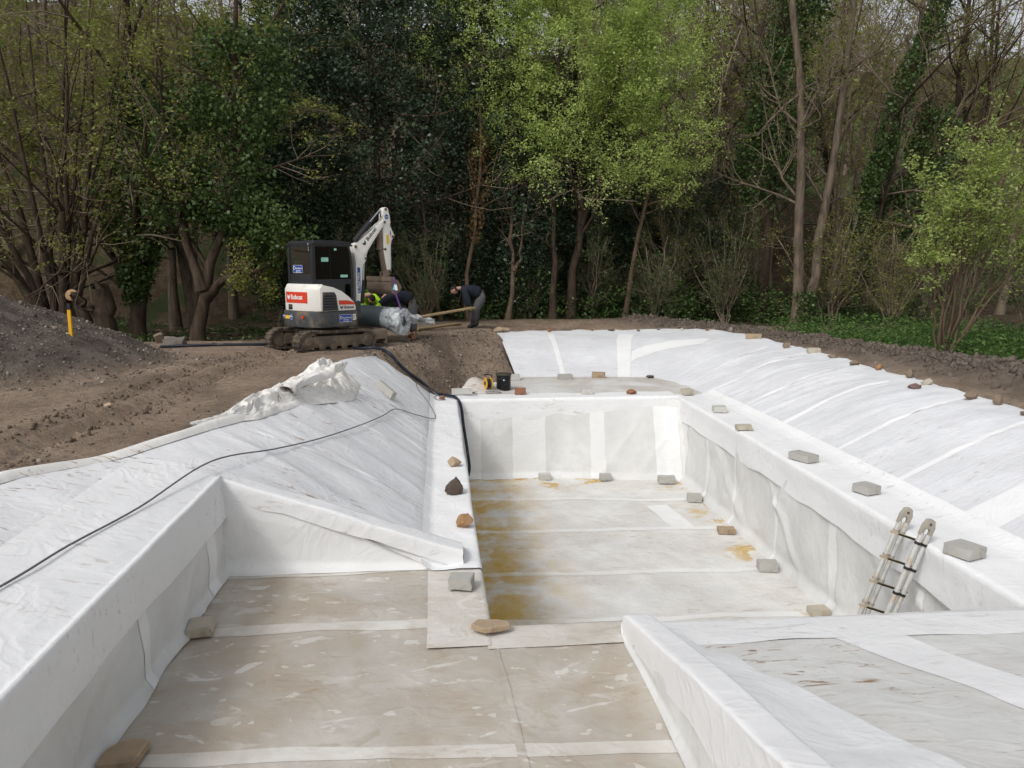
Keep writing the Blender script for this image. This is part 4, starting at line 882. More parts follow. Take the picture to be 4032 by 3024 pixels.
def person(label, base, J, cloth, boots, handmat, curl=.6, headp=None, group='workers behind the excavator'):
    """J: joints in world space; body is one skinned surface, clothes are children"""
    root = empty('person', base); tag(root, label, 'person', group); b = Vector(base); q = {k: Vector(v)-b for k, v in J.items()}
    V = [q['hip'], q['waist'], q['chest'], q['neck'], q['head']]; E_ = [(0, 1), (1, 2), (2, 3), (3, 4)]; rad = [(.13, .10), (.125, .095), (.15, .10), .055, .06]
    for s in 'lr':
        i = len(V); V += [q['sh_'+s], q['el_'+s], q['wr_'+s]]; E_ += [(2, i), (i, i+1), (i+1, i+2)]; rad += [.055, .040, .027]
        i = len(V); V += [q['hj_'+s], q['kn_'+s], q['an_'+s], q['toe_'+s]]; E_ += [(0, i), (i, i+1), (i+1, i+2), (i+2, i+3)]; rad += [.085, .055, .036, .03]
    skin('body', V, E_, rad, M['skin'], root)
    V = [q['waist']*.35+q['hip']*.65, q['waist'], q['chest'], q['neck']*.7+q['chest']*.3]; E_ = [(0, 1), (1, 2), (2, 3)]; rad = [(.27, .24), (.26, .225), (.285, .23), .125]
    for s in 'lr':
        i = len(V); V += [q['sh_'+s], (q['sh_'+s]+q['el_'+s])/2, q['el_'+s], q['wr_'+s]]; E_ += [(2, i), (i, i+1), (i+1, i+2), (i+2, i+3)]; rad += [.125, .115, .10, .075]
    jk = skin('jacket', V, E_, rad, M[cloth[0]], root)
    V = [q['hip']*.6+q['waist']*.4, q['hip']]; E_ = [(0, 1)]; rad = [(.235, .21), (.25, .225)]
    for s in 'lr':
        i = len(V); V += [q['hj_'+s], q['kn_'+s], q['an_'+s]*.8+q['kn_'+s]*.2]; E_ += [(1, i), (i, i+1), (i+1, i+2)]; rad += [.165, .125, .10]
    skin('trousers', V, E_, rad, M[cloth[1]], root)
    for s in 'lr':
        kn, an, toe = q['kn_'+s], q['an_'+s], q['toe_'+s]; top = an+(kn-an)*(.78 if boots == 'boot' else .22); heel = an+(an-toe)*.25; heel.z = an.z-.05
        skin('boot', [top, an, heel, (an+toe)/2-Vector((0, 0, .03)), toe], [(0, 1), (1, 2), (1, 3), (3, 4)], [.105, .085, (.065, .06), (.075, .06), (.068, .055)], M[boots], root)
        d = q['wr_'+s]-q['el_'+s]; hand(q['wr_'+s], d, (J['hip'][0]*0+.3, 1, 0), M[handmat], root, curl)
    hd = headp or (q['head']-q['neck']); h = head(q['head'], J['look'], J['up'], root)
    return root, jk
g0 = .0
# man at the right, bent over, holding the plank end
gz = float(ground_z(1.0, 22.2))
J = dict(hip=(1.27, 22.25, gz+.92), waist=(1.10, 22.22, gz+1.04), chest=(.80, 22.18, gz+1.13), neck=(.60, 22.16, gz+1.14), head=(.47, 22.14, gz+1.08), look=(-.75, -.1, -.65), up=(-.7, 0, .7),
         sh_l=(.74, 22.36, gz+1.08), el_l=(.80, 22.34, gz+.80), wr_l=(.87, 22.20, gz+.62), sh_r=(.76, 22.00, gz+1.08), el_r=(.84, 21.96, gz+.80), wr_r=(.90, 21.97, gz+.61),
         hj_l=(1.26, 22.36, gz+.86), kn_l=(1.09, 22.40, gz+.49), an_l=(1.12, 22.40, gz+.08), toe_l=(.92, 22.38, gz+.035), hj_r=(1.26, 22.14, gz+.86), kn_r=(1.04, 22.10, gz+.48), an_r=(1.02, 22.10, gz+.08), toe_r=(.82, 22.07, gz+.035))
pr_, jk = person('man in navy jacket, grey trousers and wellingtons bending over a plank', (1.05, 22.22, gz), J, ('navy', 'greytr'), 'boot', 'glove', 1.3)
MB().tube([Vector((.875, 21.955, gz+.685))-Vector((1.05, 22.22, gz)), Vector((.885, 21.96, gz+.665))-Vector((1.05, 22.22, gz))], .058, 14).build('cuff_band', M['ink_w'], jk, True)
# man behind the roll, bent double
J = dict(hip=(-.60, 18.72, .86), waist=(-.74, 18.68, .98), chest=(-1.02, 18.62, 1.08), neck=(-1.22, 18.58, 1.05), head=(-1.34, 18.62, .90), look=(-.4, -.1, -.9), up=(-.9, 0, .4),
         sh_l=(-1.06, 18.44, 1.04), el_l=(-1.28, 18.40, .88), wr_l=(-1.46, 18.36, .78), sh_r=(-1.06, 18.80, 1.04), el_r=(-1.28, 18.80, .90), wr_r=(-1.46, 18.72, .80),
         hj_l=(-.60, 18.60, .80), kn_l=(-.62, 18.46, .46), an_l=(-.57, 18.30, .09), toe_l=(-.60, 18.10, .04), hj_r=(-.60, 18.84, .80), kn_r=(-.66, 18.86, .44), an_r=(-.58, 18.90, .08), toe_r=(-.74, 18.84, .035))
person('man in navy top and dark trousers bent double behind the wrapped roll', (-.6, 18.6, 0), J, ('navy', 'greytr'), 'leather', 'skin')
# man in the yellow jacket
J = dict(hip=(-1.92, 18.86, 0.73), waist=(-1.84, 18.76, 0.87), chest=(-1.66, 18.54, 1.06), neck=(-1.54, 18.40, 1.05), head=(-1.54, 18.32, 0.96), look=(.2, -.4, -.9), up=(.4, -.6, .5),
         sh_l=(-1.54, 18.60, 1.01), el_l=(-1.40, 18.46, 0.87), wr_l=(-1.38, 18.28, 0.77), sh_r=(-1.84, 18.44, 1.01), el_r=(-1.80, 18.30, 0.87), wr_r=(-1.68, 18.22, 0.77),
         hj_l=(-1.82, 18.92, 0.65), kn_l=(-1.60, 18.86, 0.36), an_l=(-1.74, 18.98, 0.08), toe_l=(-1.60, 18.86, 0.04), hj_r=(-2.02, 18.82, 0.65), kn_r=(-1.92, 18.64, 0.36), an_r=(-2.02, 18.86, 0.08), toe_r=(-1.92, 18.70, 0.04))
pr_, jk = person('man in a bright yellow hi-vis jacket crouching behind the excavator boom', (-1.9, 18.8, 0), J, ('hivis', 'greytr'), 'boot', 'glove')
def band(a, b, r_, mat, par, base, n=18, w_=.026):
    a = Vector(a)-Vector(base); b = Vector(b)-Vector(base); MB().tube([a-(b-a).normalized()*w_, a+(b-a).normalized()*w_], r_, n, False).build('reflective_band', mat, par, True)
band((-1.77, 18.65, .955), (-1.66, 18.48, 1.03), .245, M['reflect'], jk, (-1.9, 18.8, 0)); band((-1.50, 18.62, .87), (-1.44, 18.5, .8), .072, M['reflect'], jk, (-1.9, 18.8, 0)); band((-1.87, 18.46, .88), (-1.8, 18.4, .8), .072, M['reflect'], jk, (-1.9, 18.8, 0))
# ------------------------------------------------------------------ blocks and stones that weigh the fleece down
M['conc'] = simple('concrete_block', (.42, .41, .38), .9, 0, .15, 14, (.30, .28, .24), .3, .5, .15)
M['conc_l'] = simple('pale_concrete', (.52, .515, .48), .9, 0, .12, 14, (.40, .37, .32), .25, .4, .15)
M['sandst'] = simple('sandstone', (.38, .29, .20), .9, 0, .22, 9, (.22, .16, .11), .4, .6, .15)
M['sandst_p'] = simple('pale_sandstone', (.47, .43, .35), .9, 0, .15, 9, (.30, .25, .18), .35, .5, .15)
M['st_brown'] = simple('brown_stone', (.22, .17, .125), .9, 0, .25, 12, (.12, .09, .07), .4, .6, .15)
M['st_grey'] = simple('grey_stone', (.22, .20, .175), .9, 0, .25, 12, (.13, .11, .09), .4, .6, .15)
M['st_dark'] = simple('dark_stone', (.11, .085, .07), .9, 0, .3, 12, (.06, .048, .04), .4, .7, .15)
M['st_red'] = simple('red_brick_stone', (.30, .145, .085), .9, 0, .25, 14, (.14, .10, .075), .4, .6, .15)
M['st_purple'] = simple('purple_stone', (.16, .105, .095), .9, 0, .25, 12, None, 0, .5, .15)
M['st_orange'] = simple('orange_stone', (.34, .20, .105), .9, 0, .25, 10, (.22, .13, .07), .3, .6, .15)
def jag(bm, amp, sc, seed):
    for v in bm.verts:
        n_ = mnoise.noise_vector(v.co*sc+Vector((seed*3.1, seed*1.7, seed*.9))); v.co += n_*amp
def block(loc, dims, rz, mat, label, seed=0, tilt=(0, 0), chip=.006, cat='concrete block', name='concrete_block', group=None):
    bm = bmesh.new(); bmesh.ops.create_cube(bm, size=1); bmesh.ops.scale(bm, vec=dims, verts=bm.verts)
    bmesh.ops.bevel(bm, geom=bm.edges[:], offset=.0045, segments=2, affect='EDGES'); bmesh.ops.subdivide_edges(bm, edges=bm.edges[:], cuts=2, use_grid_fill=True)
    jag(bm, chip*.6, 9, seed+3); jag(bm, chip*.6, 26, seed+5)
    if seed % 3 == 1:      # one knocked-off corner
        cpt = Vector((dims[0]*.5*(1 if seed % 2 else -1), -dims[1]*.5, dims[2]*.5))
        for v in bm.verts:
            d = (v.co-cpt).length
            if d < .05: v.co -= (cpt.normalized())*(.05-d)*.6
    bmesh.ops.translate(bm, vec=(0, 0, dims[2]/2-.002), verts=bm.verts)
    me = bpy.data.meshes.new(name); bm.to_mesh(me); bm.free(); me.polygons.foreach_set('use_smooth', np.ones(len(me.polygons), bool)); me.set_sharp_from_angle(angle=R(35))
    o = link(name, me, M[mat]); o.location = loc; o.rotation_euler = (R(tilt[0]), R(tilt[1]), R(rz)); tag(o, label, cat, group); return o
def stone(loc, dims, rz, mat, label, seed=0, rough=.30, cat='stone', name='stone', group=None, flat=.0):
    bm = bmesh.new(); bmesh.ops.create_icosphere(bm, subdivisions=3, radius=.5)
    rough = rough*.8
    sd = Vector((seed*7.3, seed*2.9, seed*5.1)); pl_ = [(Vector((mnoise.random_unit_vector() if False else (math.sin(seed*3+k*2.1), math.cos(seed*5+k*1.3), math.sin(seed+k*4.7)*.8)))).normalized() for k in range(12)]
    for v in bm.verts:
        p = v.co.copy(); n_ = p.normalized(); r_ = .5*(1+rough*mnoise.noise(n_*1.6+sd)+rough*.55*mnoise.noise(n_*4+sd)+rough*.3*mnoise.noise(n_*9+sd)); q = n_*r_
        for k, pn in enumerate(pl_):
            d = q.dot(pn)-.27-.035*(k % 4)
            if d > 0: q -= pn*d*.95
        v.co = Vector((q.x*dims[0], q.y*dims[1], q.z*dims[2]))*1.3+mnoise.noise_vector(n_*5+sd)*dims[0]*.05
    zmin = min(v.co.z for v in bm.verts)
    for v in bm.verts: v.co.z = max(v.co.z-zmin-dims[2]*.22, -.004)
    me = bpy.data.meshes.new(name); bm.to_mesh(me); bm.free(); me.polygons.foreach_set('use_smooth', np.ones(len(me.polygons), bool)); me.set_sharp_from_angle(angle=R(18))
    o = link(name, me, M[mat]); o.location = loc; o.rotation_euler = (0, 0, R(rz)); tag(o, label, cat, group); return o
GE = 'stones along the fleece edge'; GB = 'blocks on the bench'; GF = 'blocks on the pool floor'
def rim_z(x, y):
    S, V_ = np.meshgrid(np.linspace(0, S_END, 500), np.linspace(.7, 1, 40), indexing='ij'); X, Y, Z = rim(S, V_); k = np.argmin((X-x)**2+(Y-y)**2); return float(Z.ravel()[k])
def ez(x, y): return (x, y, rim_z(x, y)-.005)
stone(ez(1.85, 22.45), (.42, .26, .17), 5, 'sandst', 'flat tan sandstone on the far left corner of the fleece', 1, group=GE)
for i, (x, y, w_, h_, m_, lb_) in enumerate([
    (3.26, 22.39, .14, .12, 'st_red', 'small red stone on the far edge right of the tan corner stone'), (4.54, 22.42, .12, .10, 'st_red', 'small reddish stone on the far edge left of the flat brown one'),
    (5.13, 22.5, .32, .11, 'st_brown', 'wide flat brown stone midway along the far fleece edge'), (5.93, 22.37, .15, .07, 'st_brown', 'low brown stone just right of the wide flat one on the far edge'),
    (6.58, 22.5, .14, .08, 'st_grey', 'small grey stone third from the far right corner of the fleece'), (7.27, 22.4, .14, .08, 'sandst_p', 'small pale stone second from the far right corner of the fleece'),
    (7.95, 22.1, .17, .07, 'st_red', 'low reddish stone nearest the far right corner of the fleece'), (8.46, 21.6, .20, .17, 'st_grey', 'round grey stone at the far right corner of the fleece'),
    (8.19, 17.39, .20, .15, 'st_brown', 'brown stone between the two pale blocks on the right edge'), (8.23, 15.28, .20, .09, 'st_brown', 'small low brown stone on the right edge below the smaller tan block'),
    (8.12, 14.23, .26, .10, 'st_brown', 'long low brown stone on the right edge next to the orange one'), (8.15, 13.45, .22, .13, 'st_orange', 'bright orange stone on the right fleece edge'),
    (8.07, 12.38, .20, .19, 'st_brown', 'tall rough brown stone on the right edge'), (7.68, 11.61, .26, .09, 'st_purple', 'flat purple stone leaning on a tan pebble on the right edge'),
    (7.93, 11.68, .19, .11, 'sandst_p', 'rounded tan pebble touching the flat purple stone'), (7.79, 10.44, .24, .14, 'st_brown', 'pointed brown stone on the right edge near the clod ridge'),
    (7.80, 9.91, .20, .16, 'st_brown', 'rounded brown stone on the right edge nearest the camera'), (7.63, 9.21, .12, .06, 'st_purple', 'purple stone cut off by the right border of the photo')]):
    stone(ez(x, y), (w_*.88, w_*.6, h_*.95), i*37 % 180, m_, lb_, i+3, group=GE)
block(ez(8.36, 19.7), (.40, .17, .13), -20, 'sandst', 'long tan sandstone block on the far right fleece edge', 4, chip=.012, cat='stone block', name='stone_block', group=GE)
block(ez(8.31, 16.28), (.27, .16, .11), -12, 'sandst_p', 'smaller pale tan block on the right fleece edge', 5, chip=.01, cat='stone block', name='stone_block', group=GE)
zb = ZB+.028
block((1.85, 18.40, ZB+.01), (.22, .14, .14), 5, 'conc_l', 'pale concrete block half hidden behind the black ribbed chamber', 2, group=GB)
block((3.07, 18.36, ZB+.01), (.34, .18, .13), 8, 'conc', 'grey concrete block on the far shelf below the narrow strip', 3, group=GB)
block((3.94, 18.55, ZB+.01), (.32, .20, .14), -14, 'sandst', 'tan sandstone block on the far shelf beside flaking dirt', 7, chip=.012, cat='stone block', name='stone_block', group=GB)
stone((5.2, 18.36, ZB+.02), (.21, .14, .07), 0, 'st_dark', 'small dark flat stone at the foot of the wide white strip', 30, group=GB)
block((1.74, 16.20, zb), (.23, .13, .13), 3, 'st_red', 'rough red brick-like stone at the pool end beside the chamber', 6, chip=.016, cat='stone block', name='stone_block', group=GB)
block((3.18, 16.15, zb), (.24, .18, .11), -3, 'conc_l', 'pale grey block midway along the pool end edge', 8, group=GB)
stone((4.13, 16.02, zb), (.23, .15, .10), 6, 'st_red', 'flat rounded red-brown stone on the pool end edge', 31, group=GB)
block((5.30, 15.85, zb), (.20, .21, .12), 12, 'sandst_p', 'tan-grey block on the far right corner of the pool bench', 9, group=GB)
block((.49, 16.33, zb), (.44, .16, .12), 2, 'conc_l', 'long pale concrete block left of the yellow cable reel', 11, chip=.003, group=GB)
stone((.06, 15.72, zb), (.13, .09, .07), 20, 'st_red', 'small pinkish stone among the cable loops on the left bench', 33, group=GB)
block((5.28, 13.86, zb), (.24, .20, .11), -8, 'conc_l', 'pale grey block on the right bench second from the far corner', 12, group=GB)
block((5.12, 12.28, zb), (.26, .18, .075), -6, 'sandst_p', 'thin brownish paving piece on the right bench', 13, chip=.009, group=GB)
block((5.15, 10.20, zb), (.22, .36, .10), 22, 'conc', 'smooth long grey concrete block on the right bench mid way', 14, chip=.002, group=GB)
block((5.18, 8.62, zb), (.22, .24, .10), 18, 'conc', 'squarish grey concrete block on the right bench above the ladder', 15, chip=.006, group=GB)
block((4.99, 6.58, zb), (.25, .27, .10), 20, 'conc', 'rough chipped grey block on the right bench nearest the camera', 16, chip=.010, group=GB)
zf = ZF+.02
block((2.16, 15.36, zf), (.24, .15, .13), 2, 'conc_l', 'grey block at the foot of the end wall, leftmost of three', 17, group=GF)
block((3.41, 15.22, zf), (.23, .15, .13), -3, 'conc', 'grey block at the foot of the end wall, middle of three', 18, group=GF)
block((4.62, 14.90, zf), (.34, .18, .14), -6, 'conc', 'chipped grey block in the right far corner of the pool floor', 19, chip=.016, group=GF)
block((4.78, 13.64, zf), (.26, .2, .13), -12, 'conc', 'grey block on the pool floor second from the far corner by the right wall', 20, group=GF)
block((4.74, 11.9, zf), (.28, .20, .08), -10, 'sandst', 'thin brown stone slab by the right wall amid rust stains', 21, chip=.012, cat='stone block', name='stone_block', group=GF)
block((4.75, 10.3, zf), (.27, .20, .13), -12, 'conc', 'large grey block on the pool floor against the right wall', 22, chip=.008, group=GF)
block((4.80, 8.86, zf), (.24, .18, .08), 0, 'sandst_p', 'tan block peeking over the near ramp edge left of the ladder', 23, chip=.01, cat='stone block', name='stone_block', group=GF)
stone((.19, 10.34, zb), (.18, .15, .13), 10, 'sandst', 'rounded tan stone on the left bench, farthest of three', 40, group='stones on the left bench')
stone((.17, 9.05, zb), (.24, .17, .20), 35, 'st_dark', 'knobbly dark brown stone standing on the left bench', 41, .45, group='stones on the left bench')
stone((.24, 7.82, zb), (.17, .14, .14), -30, 'st_orange', 'wedge-shaped orange-brown stone on the left bench near the wing wall', 42, .3, group='stones on the left bench')
block((.17, 6.30, zb), (.20, .17, .10), -12, 'conc', 'broken grey concrete block on the basin corner of the left bench', 25, chip=.012, group=GB)
def slab(loc, pts, th, rz, mat, label, seed):
    bm = bmesh.new(); V = [bm.verts.new((x, y, 0)) for x, y in pts]; f_ = bm.faces.new(V); r_ = bmesh.ops.extrude_face_region(bm, geom=[f_]); bmesh.ops.translate(bm, vec=(0, 0, th), verts=[v for v in r_['geom'] if isinstance(v, bmesh.types.BMVert)])
    bmesh.ops.recalc_face_normals(bm, faces=bm.faces); bmesh.ops.bevel(bm, geom=bm.edges[:], offset=.006, segments=1, affect='EDGES'); bmesh.ops.subdivide_edges(bm, edges=bm.edges[:], cuts=2); bmesh.ops.triangulate(bm, faces=bm.faces[:]); jag(bm, .008, 12, seed)
    me = bpy.data.meshes.new('stone_slab'); bm.to_mesh(me); bm.free(); o = link('stone_slab', me, M[mat]); o.location = loc; o.rotation_euler = (0, 0, R(rz)); tag(o, label, 'stone slab'); return o
slab((.36, 5.47, ZB+.035), [(-.15, .02), (-.09, .10), (.02, .085), (.15, .04), (.15, -.02), (.0, -.07), (-.05, -.075)], .045, 0, 'sandst', 'five-sided pink sandstone slab on the basin step corner', 50)
block((-1.83, 5.70, ZB+.012), (.18, .21, .07), 8, 'sandst_p', 'pale stone block against the left basin wall', 26, chip=.012, cat='stone block', name='stone_block')
slab((-1.80, 4.17, ZB+.012), [(-.11, -.12), (.09, -.12), (.11, .08), (.05, .10), (-.06, .09), (-.11, .02)], .05, 0, 'sandst', 'tan stone slab at the bottom left of the basin floor', 51)
p_ = (-.93, 13.1); block((p_[0], p_[1], float(left_z(p_[0], p_[1]))+.02), (.44, .10, .13), -48, 'conc', 'long grey concrete block lying on the left bank below the crumpled fleece', 27, tilt=(-18, 24), chip=.002)
gzf = lambda x, y: float(ground_z(x, y))
stone((-3.9, 9.4, gzf(-3.9, 9.4)-.02), (.15, .12, .10), 10, 'sandst', 'lone yellowish stone on the dirt track', 60)
block((-5.75, 17.4, gzf(-5.75, 17.4)-.02), (.42, .28, .20), 10, 'st_grey', 'lump of old concrete at the toe of the spoil heap', 28, chip=.06, cat='rubble', name='concrete_rubble')
block((-6.25, 18.0, gzf(-6.25, 18.0)-.02), (.17, .11, .24), 30, 'st_brown', 'tilted brown brick fragment behind the concrete lump', 29, tilt=(14, -18), chip=.02, cat='rubble', name='brick_fragment')

# ------------------------------------------------------------------ crumpled fleece along the left edge
def f(u, v):
    y = 8.2+(12.75-8.2)*u; xe = XE(y); wd = np.interp(u, [0, .15, .5, .75, 1], [.10, .35, .62, .85, .75])
    x0 = xe-.10-.10*sst(.1, .4, u); x = x0+wd*v*1.0
    h_ = np.interp(u, [0, .12, .26, .30, .42, .52, .60, .72, .86, .95, 1], [.02, .06, .19, .09, .08, .17, .15, .13, .26, .28, .22])
    bell = np.sin(np.pi*np.clip(v, 0, 1))**.7*(1-.35*v)
    base = np.where(x > xe, left_z(np.maximum(x, xe), y), gz_l(x, y))
    base = left_z(np.clip(x, xe, -.12), y)
    big = ridged(u*7+v*1.6, v*2.2+u*2, 400); mid = ridged(u*15-v*3, v*4+u*5, 401)
    fine = ridged(u*34+v*9, v*11-u*8, 406); fine2 = ridged(u*23-v*12, v*7+u*19, 407)
    z = base+.012+h_*bell*(.30+.80*(big-.30)**1.0)+.13*sst(.12, .4, u)*bell*(mid-.6)+.045*bell*(fine-.6)+.05*bell*(fine2-.6)
    x = x+.10*sst(.1, .4, u)*bell*vn(u*9, v*3, 403)+.04*vn(u*22, v*6, 404)*bell; y = y+.09*bell*vn(u*8+5, v*4, 405)
    return x, y, z
gz_l = lambda x, y: 0*x+.08
cr = sheet('crumpled_fleece', f, 220, 56, M['fl_crumple']); tag(cr, 'crumpled muddy fleece heaped along the top of the left bank', 'fleece sheet')
def f(u, v):   # folded-over top fold of the heap
    y = 10.1+(11.9-10.1)*u; xe = XE(y); a = v*1.5*np.pi; r_ = .055+.03*vn(u*4, 0*v, 410)+.03*(ridged(u*9+v*2, v*3, 414)-.5)
    x = xe+.10+.30*u-r_*np.cos(a)*1.4+.06*vn(u*6, v*2, 411); z = .14+.10*u+r_*np.sin(a)*.9+.05*vn(u*7, v*3, 412); return x, y+.06*vn(u*5, v*4, 413), z
sheet('rolled_fold', f, 90, 26, M['fl_crumple'], cr)
def f(u, v):   # hanging tongue on the slope
    x = -1.55+.55*u+.05*vn(v*4, u*3, 420); y = 12.3-1.0*v-.25*u+.05*vn(u*5, v*3, 421); z = left_z(x, y)+.03+.10*(1-u)*(1-v*.4)*(.6+ridged(u*4+v*2, v*2, 422)*.7); return x, y, z
def f(u, v):
    y = 1.2+(8.9-1.2)*u; x = XE(y)-.02+.17*v+.02*vn(y*1.5, v, 430); z = left_z(np.maximum(x, XE(y)), np.maximum(y, 6.82))+.01+.045*np.sin(np.pi*v)*(.7+.4*vn(y*1.3, 0*v, 431)); return x, y, z
o = sheet('fleece_hem', f, 200, 12, M['fl_crumple']); tag(o, 'folded hem of fleece along the dirt track edge', 'fleece hem')

# ------------------------------------------------------------------ ladder, chamber, reel, hose, cable, post
M['alu'] = simple('worn_aluminium', (.55, .55, .53), .5, .15, .10, 20, (.50, .40, .29), .45)
M['rung'] = simple('muddy_rung', (.45, .37, .26), .7, 0, .15, 20, (.30, .22, .14), .4)
M['hinge'] = simple('grey_hinge', (.36, .33, .28), .6, .0, .2, 20)
lad = empty('ladder', (4.14, 7.12, ZF)); tag(lad, 'aluminium telescopic ladder leaning on the right pool wall', 'ladder')
lo = Vector((4.14, 7.12, ZF)); dL = Vector((.36, 0, 1)).normalized(); nL = Vector((1, 0, -.36)).normalized()
def lp(t, y, d): return Vector((4.14, y, ZF))+dL*t+nL*d-lo
TL = 1.86/dL.z*1.0
for y in (7.30, 6.93):
    for d in (0.0, .075): MB().tube([lp(.02, y+d*.25*0, d), lp(TL-.08, y, d)], .026, 12).build('stile', M['alu'], lad, True)
    hm = MB(); c0 = lp(TL-.10, y, -.026); prf = [(-.03, 0), (-.03, .10), (-.005, .17), (.04, .185), (.08, .17), (.105, .10), (.105, 0), (.068, 0), (.068, .06), (.0375, .085), (.007, .06), (.007, 0)]
    P = [c0+nL*(a+.026)+dL*b+Vector((0, s, 0)) for s in (-.02, .02) for a, b in prf]; n = len(prf)
    hm.add(P, [(i, (i+1) % n, n+(i+1) % n, n+i) for i in range(n)]+[tuple(range(n-1, -1, -1)), tuple(range(n, 2*n))]); hg = hm.build('hinge', M['hinge'], lad, True, .004)
    MB().tube([c0+nL*.064+dL*.13+Vector((0, -.024, 0)), c0+nL*.064+dL*.13+Vector((0, .024, 0))], .014, 10).build('hinge_bolt', M['st_dark'], hg, True)
for k in range(7):
    t_ = TL-.19-.276*k
    if t_ < .05: continue
    for d in (0.0, .075):
        MB().box((lp(t_, 7.115, d)), (.03, .37, .022), dL.to_track_quat('Z', 'Y').to_matrix()).build('rung', M['rung'], lad, True, .004)
        for y in (7.30, 6.93): MB().tube([lp(t_-.014, y, d), lp(t_+.014, y, d)], .031, 12).build('collar', M['ink_b'] if y < 7 else M['hinge'], lad, True)
M['hdpe'] = simple('black_ribbed_plastic', (.012, .013, .014), .45, 0, .3, 20, (.09, .085, .075), .2)
ch = empty('inspection_chamber', (1.44, 16.92, ZB+.005)); tag(ch, 'black ribbed plastic inspection chamber standing on the far shelf', 'chamber')
pf_ = [(.14, 0)];
for k in range(7): z = .02+k*.045; pf_ += [(.150, z), (.150, z+.014), (.166, z+.018), (.166, z+.032), (.150, z+.036)]
pf_ += [(.150, .345)]; MB().lathe(pf_, 36).build('ribbed_body', M['hdpe'], ch, True)
MB().lathe([(.155, .335), (.176, .34), (.178, .365), (.165, .375), (.16, .382), (.02, .385)], 36).build('lid', simple('lid_olive', (.05, .05, .035), .6), ch, True)
sticker((-.02, -.168, .235), SX, SZ, .025, .025, M['ink_w'], ch)
M['reel_y'] = simple('yellow_plastic', (.62, .34, .03), .5, 0, .12, 12, (.25, .18, .08), .3)
rl = empty('cable_reel', (1.07, 16.62, ZB+.02), R(18)); tag(rl, 'yellow cable reel on a black tubular stand beside the chamber', 'cable reel')
for x in (-.062, .062):
    fl = MB().lathe([(.045, -.006), (.125, -.007), (.132, 0), (.125, .007), (.045, .006)], 30, (x, 0, .19), (1, 0, 0)).build('flange', M['reel_y'], rl, True)
    MB().lathe([(.045, -.010), (.05, 0), (.045, .010)], 20, (x, 0, .19), (1, 0, 0)).build('socket_cap', M['ink_b'], fl, True)
MB().lathe([(.06, -.056), (.06, .056)], 24, (0, 0, .19), (1, 0, 0)).build('drum', M['reel_y'], rl, True)
MB().lathe([(.085, -.05), (.10, -.03), (.09, 0), (.10, .03), (.085, .05)], 24, (0, 0, .19), (1, 0, 0)).build('wound_cable', M['ink_b'], rl, True)
MB().tube(catmull([(.10, -.09, .015), (.10, .05, .015), (.10, .04, .28), (.09, .02, .36), (0, .0, .385), (-.09, 0, .385)], 6), .010, 8).tube([(.10, 0, .19), (-.03, 0, .19)], .012, 8).build('stand_tube', M['ink_b'], rl, True)
MB().tube([(-.09, -.0, .385), (.02, 0, .386)], .016, 10).build('handle', M['mblack'], rl, True)
MB().tube(catmull([(-.10, -.09, .012), (.10, -.10, .012), (.12, .07, .012), (-.08, .08, .012)], 5), .012, 8).build('foot_tube', M['st_grey'], rl, True)
M['hose'] = simple('navy_hose', (.010, .015, .030), .42, 0, .3, 12, (.16, .14, .12), .25)
hpz = lambda x, y, z: (x, y, max(z, float(ground_z(x, y))+.06, float(left_z(np.array(min(x, -.12)), np.array(15.3)))+.07 if x > -1.1 else -9))
lz = lambda x, y, e: (x, y, float(left_z(x, y))+e)
hp = [(-5.9, 16.95, gzf(-5.9, 16.95)+.03), (-4.8, 17.05, gzf(-4.8, 17.05)+.035), (-3.84, 17.15, gzf(-3.84, 17.15)+.035), (-3.0, 17.45, gzf(-3, 17.45)+.035), (-2.3, 17.15, gzf(-2.3, 17.15)+.035), (-1.75, 16.35, gzf(-1.75, 16.35)+.035), (-1.25, 16.05, .04), (-.98, 15.75, -.05), (-.72, 15.85, -.36), (-.42, 16.12, -.72), (-.10, 16.25, -.93), (.14, 16.0, -.955), (.33, 15.72, -.955), (.44, 15.60, -1.10), (.49, 15.52, -1.5), (.56, 15.44, -2.0), (.60, 15.36, -2.35), (.57, 15.25, -2.5)]
hp = hp[:6]+[hpz(*q) for q in hp[6:11]]+hp[11:]; o = MB().tube(catmull(hp, 8), .031, 12).build('water_hose', M['hose'], None, True); tag(o, 'dark blue hose running down the dirt bank and over the pool corner', 'hose')
M['cable'] = simple('grey_cable', (.13, .13, .145), .6)
cx = [(-2.62, 3.2), (-2.43, 4.28), (-2.36, 4.91), (-2.23, 5.74), (-2.05, 6.97), (-1.72, 7.99), (-1.45, 8.8), (-1.23, 9.64), (-1.0, 10.7), (-.84, 11.57), (-.70, 12.4), (-.40, 12.9), (-.13, 13.5), (-.08, 13.9), (-.20, 14.5), (-.42, 15.0), (-.42, 15.5), (-.22, 15.9), (.04, 15.80), (.12, 15.55), (-.05, 15.6), (-.08, 16.0), (.10, 16.25), (.25, 16.12), (.45, 16.10), (.75, 16.05), (.80, 16.25), (.62, 16.3), (.75, 16.45), (1.0, 16.5), (1.3, 16.42), (1.32, 16.3), (1.05, 16.28), (1.02, 16.5)]
cp = []
for x, y in cx:
    if x < -.12:
        z = (float(left_z(np.array(x), np.array(max(y, 6.82))))-(.012*(6.8-y) if y < 6.8 else 0))+.055+(.06 if 6.6 < y < 7.4 else 0)+(.07 if y > 13.8 else 0)
    else: z = ZB+.045
    cp.append((x, y, z))
o = MB().tube(catmull(cp, 7), .0075, 6).build('power_cable', M['cable'], None, True); tag(o, 'thin grey cable snaking across the left bank to the reel', 'cable')
M['post_y'] = simple('yellow_marker', (.75, .40, .01), .45, 0, .06)
